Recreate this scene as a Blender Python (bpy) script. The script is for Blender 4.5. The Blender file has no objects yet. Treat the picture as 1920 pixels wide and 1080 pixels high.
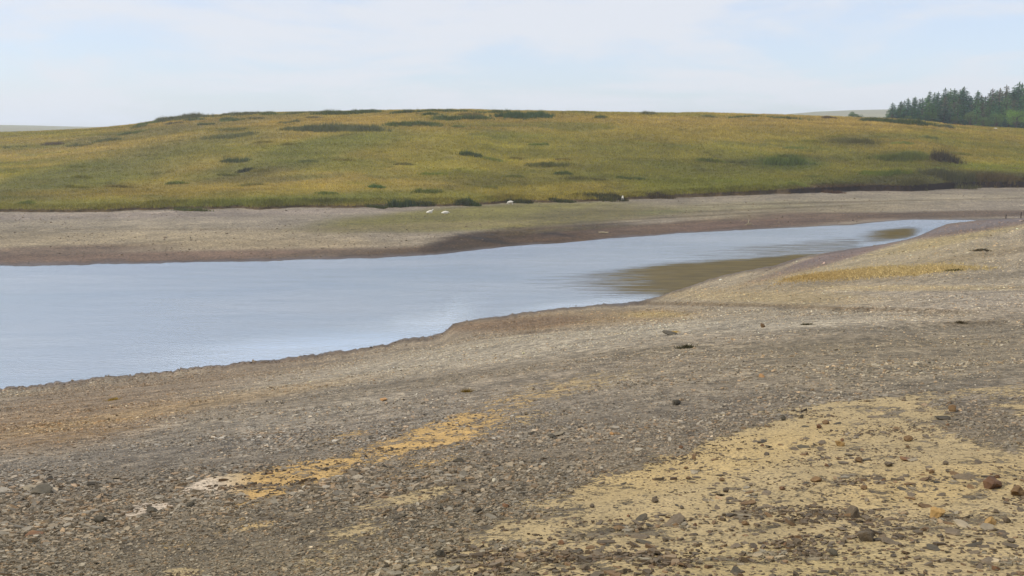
import bpy, math, random
import numpy as np
from mathutils import Vector
rng = np.random.default_rng(7)
random.seed(7)
sc = bpy.context.scene
C = sc.collection
R = math.radians

# ------------------------------------------------------------------ camera
HC = 14.0                      # eye height above the water
FPX = 1700.0                   # focal length in pixels of a 1920 wide picture
PITCH = math.atan(278.0 / FPX)
cp, sp = math.cos(PITCH), math.sin(PITCH)
cam_d = bpy.data.cameras.new('camera')
cam_d.sensor_width = 36.0
cam_d.lens = 36.0 * FPX / 1920.0
cam_d.clip_start = 0.1
cam_d.clip_end = 20000
cam = bpy.data.objects.new('camera', cam_d)
C.objects.link(cam)
cam.location = (0, 0, HC)
cam.rotation_euler = (math.pi / 2 - PITCH, 0, 0)
sc.camera = cam

# ------------------------------------------------------------------ sky and sun
SUN_EL, SUN_AZ = R(50), R(-98)       # azimuth measured from +Y towards +X
world = bpy.data.worlds.new('World')
sc.world = world
world.use_nodes = True
wn, wl = world.node_tree.nodes, world.node_tree.links
wn.clear()
w_out = wn.new('ShaderNodeOutputWorld')
w_bg = wn.new('ShaderNodeBackground')
w_bg.inputs['Strength'].default_value = 0.108
sky = wn.new('ShaderNodeTexSky')
sky.sky_type = 'NISHITA'
sky.sun_disc = False
sky.sun_elevation = SUN_EL
sky.sun_rotation = SUN_AZ
sky.altitude = 400
sky.air_density = 1.0
sky.dust_density = 1.5
tc = wn.new('ShaderNodeTexCoord')
# cloud layer: direction projected on a high plane
sep = wn.new('ShaderNodeSeparateXYZ')
wl.new(tc.outputs['Generated'], sep.inputs[0])
def wmath(op, a, b=None, clamp=False):
    n = wn.new('ShaderNodeMath'); n.operation = op; n.use_clamp = clamp
    for k, v in enumerate((a, b)):
        if v is None: continue
        if isinstance(v, (int, float)): n.inputs[k].default_value = v
        else: wl.new(v, n.inputs[k])
    return n.outputs[0]
zz = wmath('ADD', wmath('MAXIMUM', sep.outputs[2], 0.0), 0.16)
cx_ = wmath('DIVIDE', sep.outputs[0], zz)
cy_ = wmath('DIVIDE', sep.outputs[1], zz)
comb = wn.new('ShaderNodeCombineXYZ')
wl.new(cx_, comb.inputs[0]); wl.new(cy_, comb.inputs[1])
n1 = wn.new('ShaderNodeTexNoise')
n1.inputs['Scale'].default_value = 0.95
n1.inputs['Detail'].default_value = 9
n1.inputs['Roughness'].default_value = 0.56
n1.inputs['Distortion'].default_value = 0.35
mp = wn.new('ShaderNodeMapping')
mp.inputs['Location'].default_value = (3.15, 1.4, 0)
wl.new(comb.outputs[0], mp.inputs[0]); wl.new(mp.outputs[0], n1.inputs['Vector'])
cr = wn.new('ShaderNodeMapRange')
cr.interpolation_type = 'SMOOTHSTEP'
cr.inputs['From Min'].default_value = 0.40
cr.inputs['From Max'].default_value = 0.60
cr.inputs['To Min'].default_value = 0.46
cr.inputs['To Max'].default_value = 0.90
wl.new(n1.outputs['Fac'], cr.inputs['Value'])
mix = wn.new('ShaderNodeMix'); mix.data_type = 'RGBA'
wl.new(cr.outputs[0], mix.inputs['Factor'])
SKYT = wn.new('ShaderNodeMix'); SKYT.data_type = 'RGBA'; SKYT.blend_type = 'MULTIPLY'
SKYT.inputs['Factor'].default_value = 1.0
wl.new(sky.outputs[0], SKYT.inputs[6])
SKYT.inputs[7].default_value = (1.40, 1.50, 1.72, 1)
wl.new(SKYT.outputs[2], mix.inputs[6])
mix.inputs[7].default_value = (7.6, 7.75, 8.15, 1)      # thin sunlit cloud, before the 0.1 strength
# the cloud sheet is brighter overhead than low over the hills
up = wn.new('ShaderNodeMapRange'); up.interpolation_type = 'SMOOTHSTEP'
up.inputs['From Min'].default_value = 0.17; up.inputs['From Max'].default_value = 0.34
up.inputs['To Min'].default_value = 1.0; up.inputs['To Max'].default_value = 1.40
wl.new(sep.outputs[2], up.inputs['Value'])
vs_ = wn.new('ShaderNodeVectorMath'); vs_.operation = 'SCALE'
wl.new(mix.outputs[2], vs_.inputs[0]); wl.new(up.outputs[0], vs_.inputs['Scale'])
wl.new(vs_.outputs[0], w_bg.inputs['Color'])
wl.new(w_bg.outputs[0], w_out.inputs[0])

sun_d = bpy.data.lights.new('sun', 'SUN')
sun_d.energy = 3.0
sun_d.angle = R(2.5)
sun_d.color = (1.0, 0.94, 0.84)
sun = bpy.data.objects.new('sun', sun_d)
C.objects.link(sun)
sdir = Vector((math.sin(SUN_AZ) * math.cos(SUN_EL), math.cos(SUN_AZ) * math.cos(SUN_EL), math.sin(SUN_EL)))
sun.rotation_euler = sdir.to_track_quat('Z', 'Y').to_euler()

sc.view_settings.view_transform = 'Standard'
sc.view_settings.look = 'None'
sc.view_settings.exposure = 0.0
sc.view_settings.gamma = 1.0
sc.cycles.max_bounces = 8
sc.cycles.diffuse_bounces = 3
sc.cycles.volume_bounces = 1
sc.cycles.transparent_max_bounces = 6

# ------------------------------------------------------------------ helpers
def pix(x, y):
    """direction of the picture position as (X/Y, drop/Y)"""
    a = (np.asarray(x, float) - 960) / FPX
    b = (540 - np.asarray(y, float)) / FPX
    den = cp + b * sp
    return a / den, (sp - b * cp) / den
def proj(X, Y, Z):
    Zr = Z - HC
    d = Y * cp - Zr * sp
    return 960 + FPX * X / d, 540 - FPX * (Y * sp + Zr * cp) / d
def lin(c):
    c = np.asarray(c, float) / 255.0
    return np.where(c <= 0.04045, c / 12.92, ((c + 0.055) / 1.055) ** 2.4)
LIGHT = np.array([1.42, 1.47, 1.67])
def alb(*c):
    return lin(c) / LIGHT
def hash2(ix, iy, seed):
    h = (ix.astype(np.int64) * 374761393 + iy.astype(np.int64) * 668265263 + seed * 1274126177) & 0xFFFFFFFF
    h = ((h ^ (h >> 13)) * 1274126177) & 0xFFFFFFFF
    h = h ^ (h >> 16)
    return (h & 0xFFFFFF) / float(0xFFFFFF)
def vnoise(x, y, seed=0):
    ix, iy = np.floor(x), np.floor(y)
    fx, fy = x - ix, y - iy
    ux, uy = fx * fx * (3 - 2 * fx), fy * fy * (3 - 2 * fy)
    a = hash2(ix, iy, seed); b = hash2(ix + 1, iy, seed)
    c = hash2(ix, iy + 1, seed); d = hash2(ix + 1, iy + 1, seed)
    return (a * (1 - ux) + b * ux) * (1 - uy) + (c * (1 - ux) + d * ux) * uy
def fbm(x, y, seed=0, octv=4, gain=0.5):
    s = 0; amp = 1; tot = 0
    for k in range(octv):
        s = s + amp * (vnoise(x * 2 ** k + 17.3 * k, y * 2 ** k - 9.1 * k, seed + k) - 0.5)
        tot += amp; amp *= gain
    return s / tot * 2          # about -1..1
def sstep(e0, e1, x):
    t = np.clip((x - e0) / (e1 - e0), 0, 1)
    return t * t * (3 - 2 * t)
def interp_px(pts, xs):
    p = np.array(pts, float)
    return np.interp(xs, p[:, 0], p[:, 1])

def make_mesh(name, verts, faces, mat, attrs=None, smooth=True, cols=None):
    """faces: (n,k) int array"""
    me = bpy.data.meshes.new(name)
    verts = np.asarray(verts, np.float32); faces = np.asarray(faces, np.int32)
    n, k = faces.shape
    me.vertices.add(len(verts)); me.vertices.foreach_set('co', verts.ravel())
    me.loops.add(n * k); me.loops.foreach_set('vertex_index', faces.ravel())
    me.polygons.add(n)
    me.polygons.foreach_set('loop_start', np.arange(0, n * k, k, dtype=np.int32))
    me.polygons.foreach_set('use_smooth', np.full(n, smooth))
    me.update(calc_edges=True)
    for an, av in (cols or {}).items():
        at = me.color_attributes.new(an, 'FLOAT_COLOR', 'POINT')
        av = np.asarray(av, np.float32)
        at.data.foreach_set('color', np.concatenate([av, np.ones((len(av), 1), np.float32)], 1).ravel())
    for an, av in (attrs or {}).items():
        at = me.attributes.new(an, 'FLOAT', 'POINT')
        at.data.foreach_set('value', np.asarray(av, np.float32))
    me.materials.append(mat)
    return me
def link(name, me, parent=None, **props):
    o = bpy.data.objects.new(name, me)
    C.objects.link(o)
    if parent is not None: o.parent = parent
    for k, v in props.items():
        if v is not None: o[k] = v
    return o
def empty(name, loc, rz=0, **props):
    o = link(name, None, None, **props)
    o.location = loc; o.rotation_euler = (0, 0, rz)
    return o
def copy_tree(o, parent=None):
    c = o.copy(); C.objects.link(c); c.parent = parent
    for ch in list(o.children): copy_tree(ch, c)
    return c

# ------------------------------------------------------------------ materials
class NT:
    def __init__(s, name):
        s.m = bpy.data.materials.new(name); s.m.use_nodes = True
        s.n = s.m.node_tree.nodes; s.l = s.m.node_tree.links
        s.n.clear()
        s.out = s.n.new('ShaderNodeOutputMaterial')
    def put(s, sock, v):
        if v is None: return
        if hasattr(v, 'is_output'): s.l.new(v, sock)
        elif isinstance(v, (int, float)): sock.default_value = v
        else:
            v = tuple(float(q) for q in v)
            if len(sock.default_value) == 4 and len(v) == 3: v = v + (1,)
            sock.default_value = v
    def attr(s, name, fac=False):
        a = s.n.new('ShaderNodeAttribute'); a.attribute_name = name
        return a.outputs['Fac' if fac else 'Color']
    def pos(s):
        return s.n.new('ShaderNodeNewGeometry').outputs['Position']
    def mapping(s, v, scale):
        m = s.n.new('ShaderNodeMapping'); s.put(m.inputs[0], v); m.inputs['Scale'].default_value = scale
        return m.outputs[0]
    def noise(s, v, scale, detail=4, rough=0.55, dist=0.0, color=False):
        t = s.n.new('ShaderNodeTexNoise'); s.put(t.inputs['Vector'], v)
        t.inputs['Scale'].default_value = scale; t.inputs['Detail'].default_value = detail
        t.inputs['Roughness'].default_value = rough; t.inputs['Distortion'].default_value = dist
        return t.outputs['Color' if color else 'Fac']
    def voro(s, v, scale, out='Color', feat='F1'):
        t = s.n.new('ShaderNodeTexVoronoi'); s.put(t.inputs['Vector'], v); t.feature = feat
        t.inputs['Scale'].default_value = scale
        return t.outputs[out]
    def math(s, op, a, b=None, c=None, clamp=False):
        n = s.n.new('ShaderNodeMath'); n.operation = op; n.use_clamp = clamp
        for k, v in enumerate((a, b, c)): s.put(n.inputs[k], v)
        return n.outputs[0]
    def rng(s, v, a, b, c, d, smooth=False):
        n = s.n.new('ShaderNodeMapRange')
        if smooth: n.interpolation_type = 'SMOOTHSTEP'
        s.put(n.inputs['Value'], v)
        for k, q in zip(('From Min', 'From Max', 'To Min', 'To Max'), (a, b, c, d)): s.put(n.inputs[k], q)
        return n.outputs[0]
    def mix(s, f, a, b, mode='MIX'):
        n = s.n.new('ShaderNodeMix'); n.data_type = 'RGBA'; n.blend_type = mode
        s.put(n.inputs[0], f); s.put(n.inputs[6], a); s.put(n.inputs[7], b)
        return n.outputs[2]
    def scale(s, col, f):
        n = s.n.new('ShaderNodeVectorMath'); n.operation = 'SCALE'
        s.put(n.inputs[0], col); s.put(n.inputs['Scale'], f)
        return n.outputs[0]
    def bump(s, h, strength, dist):
        n = s.n.new('ShaderNodeBump'); s.put(n.inputs['Height'], h)
        s.put(n.inputs['Strength'], strength); n.inputs['Distance'].default_value = dist
        return n.outputs[0]
    def bsdf(s, col, rough=0.9, spec=0.2, normal=None):
        b = s.n.new('ShaderNodeBsdfPrincipled')
        s.put(b.inputs['Base Color'], col); s.put(b.inputs['Roughness'], rough)
        b.inputs['Specular IOR Level'].default_value = spec
        s.put(b.inputs['Normal'], normal)
        return b
    def done(s, sh):
        s.l.new(sh, s.out.inputs['Surface']); return s.m

def shore_material():
    t = NT('shore_gravel')
    p = t.pos()
    col, scol, sand, wet = t.attr('col'), t.attr('scol'), t.attr('sand', True), t.attr('wet', True)
    chips = t.voro(t.mapping(p, (1, 1, 2)), 17.0)
    chips2 = t.voro(t.mapping(p, (1, 1, 2)), 5.5)
    bw = t.n.new('ShaderNodeSeparateColor'); t.l.new(chips, bw.inputs[0])
    bw2 = t.n.new('ShaderNodeSeparateColor'); t.l.new(chips2, bw2.inputs[0])
    fine = t.noise(p, 30, 5, 0.7)
    mid = t.noise(p, 2.2, 6, 0.65)
    big = t.noise(p, 0.33, 5, 0.6)
    strand = t.noise(t.mapping(p, (0.05, 0.05, 3.2)), 1.0, 5, 0.65)
    v = t.math('MULTIPLY', t.rng(bw.outputs[0], 0, 1, 0.62, 1.38), t.rng(bw2.outputs[1], 0, 1, 0.66, 1.34))
    v = t.math('MULTIPLY', v, t.rng(mid, 0.25, 0.75, 0.66, 1.34))
    v = t.math('MULTIPLY', v, t.rng(big, 0.3, 0.7, 0.86, 1.14))
    v = t.math('MULTIPLY', v, t.rng(strand, 0.3, 0.7, 0.72, 1.28))
    v = t.math('MULTIPLY', v, t.rng(t.noise(t.mapping(p, (0.10, 0.16, 11)), 1.0, 5, 0.7), 0.3, 0.7, 0.82, 1.18))
    grav = t.scale(col, v)
    tint = t.mix(t.rng(bw.outputs[2], 0.55, 1.0, 0, 0.35), grav, t.mix(1.0, grav, (1.14, 0.98, 0.80), 'MULTIPLY'))
    sv = t.math('MULTIPLY', t.rng(mid, 0.25, 0.75, 0.84, 1.16), t.rng(fine, 0.2, 0.8, 0.86, 1.14))
    grit = t.voro(p, 60.0)
    gs = t.n.new('ShaderNodeSeparateColor'); t.l.new(grit, gs.inputs[0])
    sv = t.math('MULTIPLY', sv, t.rng(gs.outputs[0], 0, 1, 0.80, 1.20))
    patch = t.noise(p, 0.9, 5, 0.65)
    sandc = t.scale(t.mix(t.rng(patch, 0.35, 0.65, 0, 0.55), scol, t.mix(1.0, scol, (0.78, 0.80, 0.84), 'MULTIPLY')), sv)
    speck = t.rng(t.math('ADD', gs.outputs[1], t.math('MULTIPLY', mid, 0.5)), 1.08, 1.16, 0, 0.75)
    sandc = t.mix(speck, sandc, t.scale(col, 0.8))
    edge = t.math('ADD', sand, t.math('ADD', t.rng(t.noise(p, 3.3, 9, 0.84, 0.4), 0.2, 0.8, -0.78, 0.78), t.rng(bw.outputs[1], 0, 1, -0.10, 0.10)))
    m = t.rng(edge, 0.44, 0.56, 0, 1, True)
    c = t.mix(m, tint, sandc)
    wetdark = t.mix(wet, c, t.scale(c, 0.62))
    h = t.math('ADD', t.math('MULTIPLY', t.voro(t.mapping(p, (1, 1, 2)), 17.0, 'Distance'), t.rng(m, 0, 1, 1.0, 0.12)), t.math('MULTIPLY', mid, 0.6))
    h = t.math('ADD', h, t.math('MULTIPLY', fine, 0.25))
    nb = t.bump(h, 0.75, 0.03)
    b = t.bsdf(wetdark, t.rng(wet, 0, 1, 0.95, 0.42), 0.25, nb)
    return t.done(b.outputs[0])

def hill_material():
    t = NT('moor_turf')
    p = t.pos()
    col = t.attr('col')
    v = t.math('MULTIPLY', t.rng(t.noise(p, 1.3, 5, 0.7), 0.25, 0.75, 0.68, 1.32), t.rng(t.noise(p, 0.12, 5, 0.6), 0.3, 0.7, 0.86, 1.14))
    c = t.scale(col, v)
    nb = t.bump(t.noise(p, 1.6, 5, 0.7), 0.8, 0.4)
    return t.done(t.bsdf(c, 0.95, 0.1, nb).outputs[0])

def blade_material(name, trans=0.35):
    t = NT(name)
    col = t.attr('col')
    d = t.n.new('ShaderNodeBsdfDiffuse'); t.put(d.inputs[0], col)
    tr = t.n.new('ShaderNodeBsdfTranslucent'); t.put(tr.inputs[0], col)
    m = t.n.new('ShaderNodeMixShader'); m.inputs[0].default_value = trans
    t.l.new(d.outputs[0], m.inputs[1]); t.l.new(tr.outputs[0], m.inputs[2])
    return t.done(m.outputs[0])

def stone_material(name, base, var=0.3, warm=0.2):
    t = NT(name)
    oi = t.n.new('ShaderNodeObjectInfo')
    tcn = t.n.new('ShaderNodeTexCoord').outputs['Object']
    n = t.noise(tcn, 9, 6, 0.7)
    c = t.scale(base, t.math('MULTIPLY', t.rng(n, 0.25, 0.75, 1 - var, 1 + var), t.rng(oi.outputs['Random'], 0, 1, 0.72, 1.28)))
    c = t.mix(t.rng(t.noise(tcn, 3.5, 4, 0.6), 0.5, 0.7, 0, warm), c, (0.27, 0.17, 0.07))
    nb = t.bump(n, 0.6, 0.012)
    return t.done(t.bsdf(c, 0.85, 0.3, nb).outputs[0])

def chip_material():
    t = NT('slate_chips')
    p = t.pos()
    n = t.noise(p, 45, 4, 0.7)
    c = t.scale(t.attr('col'), t.rng(n, 0.25, 0.75, 0.78, 1.22))
    return t.done(t.bsdf(c, 0.8, 0.3, t.bump(n, 0.4, 0.006)).outputs[0])

def water_material():
    t = NT('lake_water')
    p = t.pos()
    calm = t.attr('calm', True)
    painted_sheen = t.math('MULTIPLY', t.attr('painted_sheen', True), t.rng(t.noise(t.mapping(p, (0.1, 0.5, 1)), 0.6, 4, 0.6), 0.3, 0.6, 0.75, 1.0), None, True)
    ripple = t.noise(t.mapping(p, (1.0, 1.8, 1)), 1.9, 5, 0.7)
    swell = t.noise(t.mapping(p, (0.5, 1.6, 1)), 0.35, 3, 0.55)
    gust = t.noise(t.mapping(p, (0.35, 1.0, 1)), 0.09, 4, 0.6)
    edge = t.math('ADD', calm, t.math('MULTIPLY', t.rng(t.noise(t.mapping(p, (0.22, 1.5, 1)), 0.9, 5, 0.7), 0.2, 0.8, -0.5, 0.5), 0.75))
    cm = t.rng(edge, 0.10, 0.78, 0, 1, True)
    h = t.math('ADD', ripple, t.math('MULTIPLY', swell, 0.8))
    st = t.math('MULTIPLY', t.rng(cm, 0, 1, 0.95, 0.12), t.rng(gust, 0.3, 0.7, 0.5, 1.4))
    nb = t.bump(h, t.math('MULTIPLY', st, t.rng(painted_sheen, 0, 1, 1.0, 0.45)), 0.10)
    gl = t.n.new('ShaderNodeBsdfGlossy')
    t.put(gl.inputs['Color'], t.mix(t.rng(gust, 0.35, 0.65, 0, 1), (0.80, 0.84, 0.85), (0.92, 0.94, 0.93)))
    t.put(gl.inputs['Roughness'], t.rng(cm, 0, 1, 0.16, 0.10)); t.l.new(nb, gl.inputs['Normal'])
    body = t.n.new('ShaderNodeBsdfDiffuse')
    bed = t.scale((0.086, 0.060, 0.014), t.rng(t.noise(t.mapping(p, (0.3, 1.2, 1)), 0.8, 4, 0.6), 0.3, 0.7, 0.7, 1.3))
    t.put(body.inputs['Color'], t.mix(cm, (0.14, 0.175, 0.22), bed))
    mx = t.n.new('ShaderNodeMixShader')
    t.put(mx.inputs[0], t.math('ADD', t.rng(cm, 0, 1, 0.66, 0.09), t.math('MULTIPLY', painted_sheen, 0.36)))  # the painted reflection strip raises the gloss share here
    t.l.new(body.outputs[0], mx.inputs[1]); t.l.new(gl.outputs[0], mx.inputs[2])
    return t.done(mx.outputs[0])

def simple(name, base, scale=6, var=0.25, rough=0.9):
    t = NT(name)
    tcn = t.n.new('ShaderNodeTexCoord').outputs['Object']
    n = t.noise(tcn, scale, 5, 0.65)
    return t.done(t.bsdf(t.scale(base, t.rng(n, 0.25, 0.75, 1 - var, 1 + var)), rough, 0.2, t.bump(n, 0.5, 0.02)).outputs[0])

def crown_material(name):
    t = NT(name)
    oi = t.n.new('ShaderNodeObjectInfo')
    c = t.scale(t.attr('col'), t.rng(oi.outputs['Random'], 0, 1, 0.75, 1.3))
    c = t.mix(t.math('MULTIPLY', t.math('FRACT', t.math('MULTIPLY', oi.outputs['Random'], 7.3)), 0.45), c, t.mix(1.0, c, (1.35, 1.0, 0.75), 'MULTIPLY'))
    d = t.n.new('ShaderNodeBsdfDiffuse'); t.put(d.inputs[0], c)
    tr = t.n.new('ShaderNodeBsdfTranslucent'); t.put(tr.inputs[0], c)
    m = t.n.new('ShaderNodeMixShader'); m.inputs[0].default_value = 0.25
    t.l.new(d.outputs[0], m.inputs[1]); t.l.new(tr.outputs[0], m.inputs[2])
    return t.done(m.outputs[0])

# ------------------------------------------------------------------ terrain
# each line runs across the valley: picture positions plus either a height (z) or a distance (Y)
def line(pts, z=None, Y=None):
    p = np.array(pts, float)
    xs = np.linspace(p[0, 0], p[-1, 0], 1500)
    ys = np.interp(xs, p[:, 0], p[:, 1])
    s, t = pix(xs, ys)
    if z is not None:
        zv = np.full_like(xs, z) if np.isscalar(z) else interp_px(z, xs)
        Yv = (HC - zv) / t
    else:
        Yv = np.full_like(xs, Y) if np.isscalar(Y) else interp_px(Y, xs)
        zv = HC - t * Yv
    return s, Yv, zv
NEAR_SHORE = [(-900, 828), (0, 728), (200, 706), (400, 684), (520, 671), (640, 658), (725, 648), (750, 638), (800, 631), (835, 620),
              (850, 605), (890, 597), (935, 592), (1050, 577), (1120, 571), (1190, 566), (1235, 557), (1290, 537), (1330, 523), (1370, 513), (1450, 498),
              (1500, 482), (1560, 472), (1610, 464), (1660, 457), (1700, 449), (1725, 441), (1745, 432), (1775, 421), (1830, 415.5), (1920, 411.5), (2900, 390)]
FAR_SHORE = [(-900, 512), (0, 499), (320, 493), (640, 486), (760, 481), (840, 474), (940, 462), (1080, 452), (1280, 437), (1380, 432), (1493, 427),
             (1600, 422), (1660, 415), (1700, 412), (1780, 412), (1920, 408), (2900, 385)]
GRASS_LINE = [(-900, 405), (0, 398), (150, 397), (320, 394), (480, 391), (640, 389), (760, 388), (860, 385), (960, 381), (1100, 378), (1170, 375), (1230, 372), (1280, 370),
              (1450, 363), (1520, 361), (1600, 359), (1700, 358), (1800, 354), (1920, 351), (2900, 340)]
CREST = [(-900, 262), (0, 249), (100, 246), (165, 243), (205, 240), (245, 236), (290, 229), (330, 223), (367, 220), (430, 216), (500, 213),
         (550, 211), (650, 211), (750, 209), (800, 209), (880, 209), (960, 210), (1100, 212), (1280, 214), (1400, 216), (1510, 218), (1640, 222),
         (1700, 225), (1750, 229), (1800, 235), (1860, 239), (1920, 243), (2100, 255), (2900, 275)]
FAR_RIDGE = [(-900, 225), (-200, 231), (0, 235), (60, 236), (140, 238), (210, 239), (300, 241), (500, 242), (1300, 230), (1430, 220), (1480, 215),
             (1530, 211), (1600, 208), (1660, 207), (1800, 206), (2900, 212)]
L = []
L.append(('START',) + line([(-900, 1500), (2900, 1500)], Y=1.6))
L.append(('N1',) + line([(-900, 1100), (2900, 1100)], Y=[(-900, 5.6), (0, 5.0), (960, 4.4), (1920, 4.1), (2900, 4.0)]))
L.append(('N2',) + line([(-900, 900), (2900, 900)], Y=[(-900, 12), (0, 9.6), (960, 7.6), (1920, 6.6), (2900, 6.4)]))
L.append(('N3',) + line([(-900, 860), (0, 806), (640, 792), (1920, 770), (2900, 760)], Y=[(-900, 22), (0, 17), (640, 13), (1100, 11), (1920, 9.6), (2900, 9.4)]))
L.append(('N4',) + line([(-900, 842), (0, 748), (400, 712), (700, 682), (1000, 640), (1300, 612), (1600, 600), (1920, 590), (2900, 565)],
                        Y=[(-900, 36), (0, 38), (640, 33), (1000, 30), (1300, 28), (1600, 26), (1920, 26), (2900, 27)]))
L.append(('NS',) + line(NEAR_SHORE, z=0.0))
s0, y0, z0 = line(NEAR_SHORE, z=0.0); s1, y1, z1 = line(FAR_SHORE, z=0.0)
y1i = np.interp(s0, s1, y1)
gap = y1i - y0
L.append(('BED', s0, y0 + gap * 0.5, -np.clip(gap * 0.035, 0.08, 1.8)))
L.append(('FS',) + line(FAR_SHORE, z=0.0))
sB, yB, zB = line(GRASS_LINE, z=[(-900, 2.0), (0, 1.9), (900, 1.7), (1300, 2.0), (1920, 2.6), (2900, 3.0)])
yBj = yB + 4.5 * fbm(sB * 22, sB * 0, 5, 5, 0.6)
y1b = np.interp(sB, s1, y1)
L.append(('BM', sB, y1b + (yBj - y1b) * 0.5, zB * 0.62))
L.append(('GL', sB, yBj, zB))
bank = np.interp(sB, [-0.6, -0.2, 0.1, 0.3, 0.5, 0.6], [0.45, 0.4, 0.45, 1.0, 1.5, 1.2])
L.append(('BT', sB, yBj + 0.7, zB + bank))
sC, yC, zC = line(CREST, Y=[(-900, 400), (0, 390), (400, 365), (800, 340), (1300, 330), (1700, 330), (1920, 335), (2900, 340)])
gl_y = np.interp(sC, sB, yBj); gl_z = np.interp(sC, sB, zB + bank)
for k, (fy, fz) in enumerate(((0.12, 0.15), (0.36, 0.47), (0.66, 0.80))):
    L.append(('H%d' % k, sC, gl_y + (yC - gl_y) * fy, gl_z + (zC - gl_z) * fz))
L.append(('CR', sC, yC, zC))
L.append(('PC', sC, yC + 45, zC - 2.2))
L.append(('VAL', sC, yC + 160, np.minimum(zC - 7, 14)))
sR, yR, zR = line(FAR_RIDGE, Y=1700.0)
L.append(('V2', sR, yR * 0 + 1000, zR * 0.35 + 6))
L.append(('FR', sR, yR, zR))
L.append(('END', sR, yR + 900, zR - 30))
rows_n = dict(START=10, N1=130, N2=80, N3=80, N4=120, NS=10, BED=10, FS=56, BM=56, GL=4, BT=26, H0=44, H1=48, H2=50, CR=16, PC=12, VAL=20, V2=22, FR=6)

S = np.concatenate([np.linspace(-1.3, -0.66, 40)[:-1], np.linspace(-0.66, 0.66, 640), np.linspace(0.66, 1.3, 40)[1:]])
NC = len(S)
LY = np.array([np.interp(S, s, y) for _, s, y, _ in L])
LZ = np.array([np.interp(S, s, z) for _, s, _, z in L])
names = [l[0] for l in L]
# soften kinks across the valley, keeping the waterlines crisp
def blur(a, k):
    ker = np.hanning(k + 2)[1:-1]; ker /= ker.sum()
    return np.convolve(np.pad(a, (k // 2, k // 2), 'edge'), ker, 'valid')
for i, nm in enumerate(names):
    if nm in ('N1', 'N2', 'N3', 'N4'):
        LY[i] = blur(LY[i], 61); LZ[i] = blur(LZ[i], 61)
    if nm in ('CR', 'H0', 'H1', 'H2', 'PC'):
        LY[i] = blur(LY[i], 15); LZ[i] = blur(LZ[i], 15)
    if nm == 'NS':
        LY[i] += 0.5 * fbm(S * 28, S * 0 + 3, 15, 3) + 0.45 * fbm(S * 190, S * 0 + 3, 18, 3, 0.7)
    if nm == 'FS':
        LY[i] += 1.2 * fbm(S * 40, S * 0 + 8, 16, 5, 0.65)
for i in range(1, len(LY)):
    LY[i] = np.maximum(LY[i], LY[i - 1] + 0.3)
def pchip_cols(Yk, Zk, Yq):
    """monotone cubic per column; Yk,Zk (k,c), Yq (r,c)"""
    h = np.diff(Yk, axis=0); d = np.diff(Zk, axis=0) / h
    m = np.zeros_like(Zk)
    w1 = 2 * h[1:] + h[:-1]; w2 = h[1:] + 2 * h[:-1]
    same = (d[1:] * d[:-1]) > 0
    with np.errstate(divide='ignore', invalid='ignore'):
        hm = (w1 + w2) / (w1 / d[:-1] + w2 / d[1:])
    m[1:-1] = np.where(same, hm, 0)
    m[0] = d[0]; m[-1] = d[-1]
    out = np.empty_like(Yq)
    for r in range(len(Yq)):
        k = seg_of_row[r]
        t = (Yq[r] - Yk[k]) / h[k]
        out[r] = ((2 * t ** 3 - 3 * t ** 2 + 1) * Zk[k] + (t ** 3 - 2 * t ** 2 + t) * h[k] * m[k]
                  + (-2 * t ** 3 + 3 * t ** 2) * Zk[k + 1] + (t ** 3 - t ** 2) * h[k] * m[k + 1])
    return out
rowY, seg_of_row, first_row = [], [], {}
for i in range(len(L) - 1):
    n = rows_n[names[i]]; first_row[names[i]] = len(rowY)
    for k in range(n):
        f = k / n
        if LY[i].mean() > 2 and names[i] in ('N1', 'N2', 'N3', 'N4', 'VAL', 'V2'):
            # even steps in 1/Y read as even steps in the picture
            rowY.append(1 / ((1 - f) / LY[i] + f / LY[i + 1]))
        else:
            rowY.append(LY[i] * (1 - f) + LY[i + 1] * f)
        seg_of_row.append(i)
rowY.append(LY[-1]); seg_of_row.append(len(L) - 2)
first_row['END'] = len(rowY) - 1
GY = np.array(rowY); NR = len(GY)
GX = GY * S[None, :]
GZ = pchip_cols(LY, LZ, GY)
seg = np.array(seg_of_row)
rowi = np.arange(NR)
def between(a, b): return (rowi >= first_row[a]) & (rowi < first_row[b])
PX0, PY0 = proj(GX, GY, GZ)
# relief
near = between('START', 'NS')[:, None]; dist = np.sqrt(GX ** 2 + GY ** 2)
rel = 0.010 * fbm(GX * 5, GY * 5, 3, 4) + 0.035 * fbm(GX * 0.9, GY * 0.9, 11, 4) + 0.10 * fbm(GX * 0.22, GY * 0.22, 21, 3) * sstep(6, 20, dist)
GZ = GZ + np.where(near, rel * np.clip((GZ + 0.15) / 1.0, 0.25, 1), 0)
beach = between('FS', 'GL')[:, None]
rel = 0.20 * fbm(GX * 0.3, GY * 0.3, 31, 5, 0.68) + 0.18 * fbm(GX * 0.07, GY * 0.07, 33, 3)
GZ = GZ + np.where(beach, rel * np.clip(GZ / 0.6, 0.2, 1), 0)
def ell(px, py, cx, cy, rx, ry, rot=0.0):
    c, s = math.cos(R(rot)), math.sin(R(rot))
    dx, dy = px - cx, py - cy
    u = (dx * c + dy * s) / rx; v = (-dx * s + dy * c) / ry
    return np.sqrt(u * u + v * v)
for cx, cy, rx, ry, h in ((900, 447, 95, 13, 0.9), (985, 438, 90, 9, 0.7), (1060, 444, 70, 8, 0.8), (1290, 412, 60, 6, 0.5), (1010, 424, 110, 6, 0.5), (1620, 404, 120, 5, 0.3)):
    GZ = GZ + np.where(beach, h * np.exp(-(ell(PX0, PY0, cx, cy, rx, ry, -4)) ** 2) * (0.6 + 0.5 * fbm(GX * 0.35, GY * 0.35, 77, 4)), 0)
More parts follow.
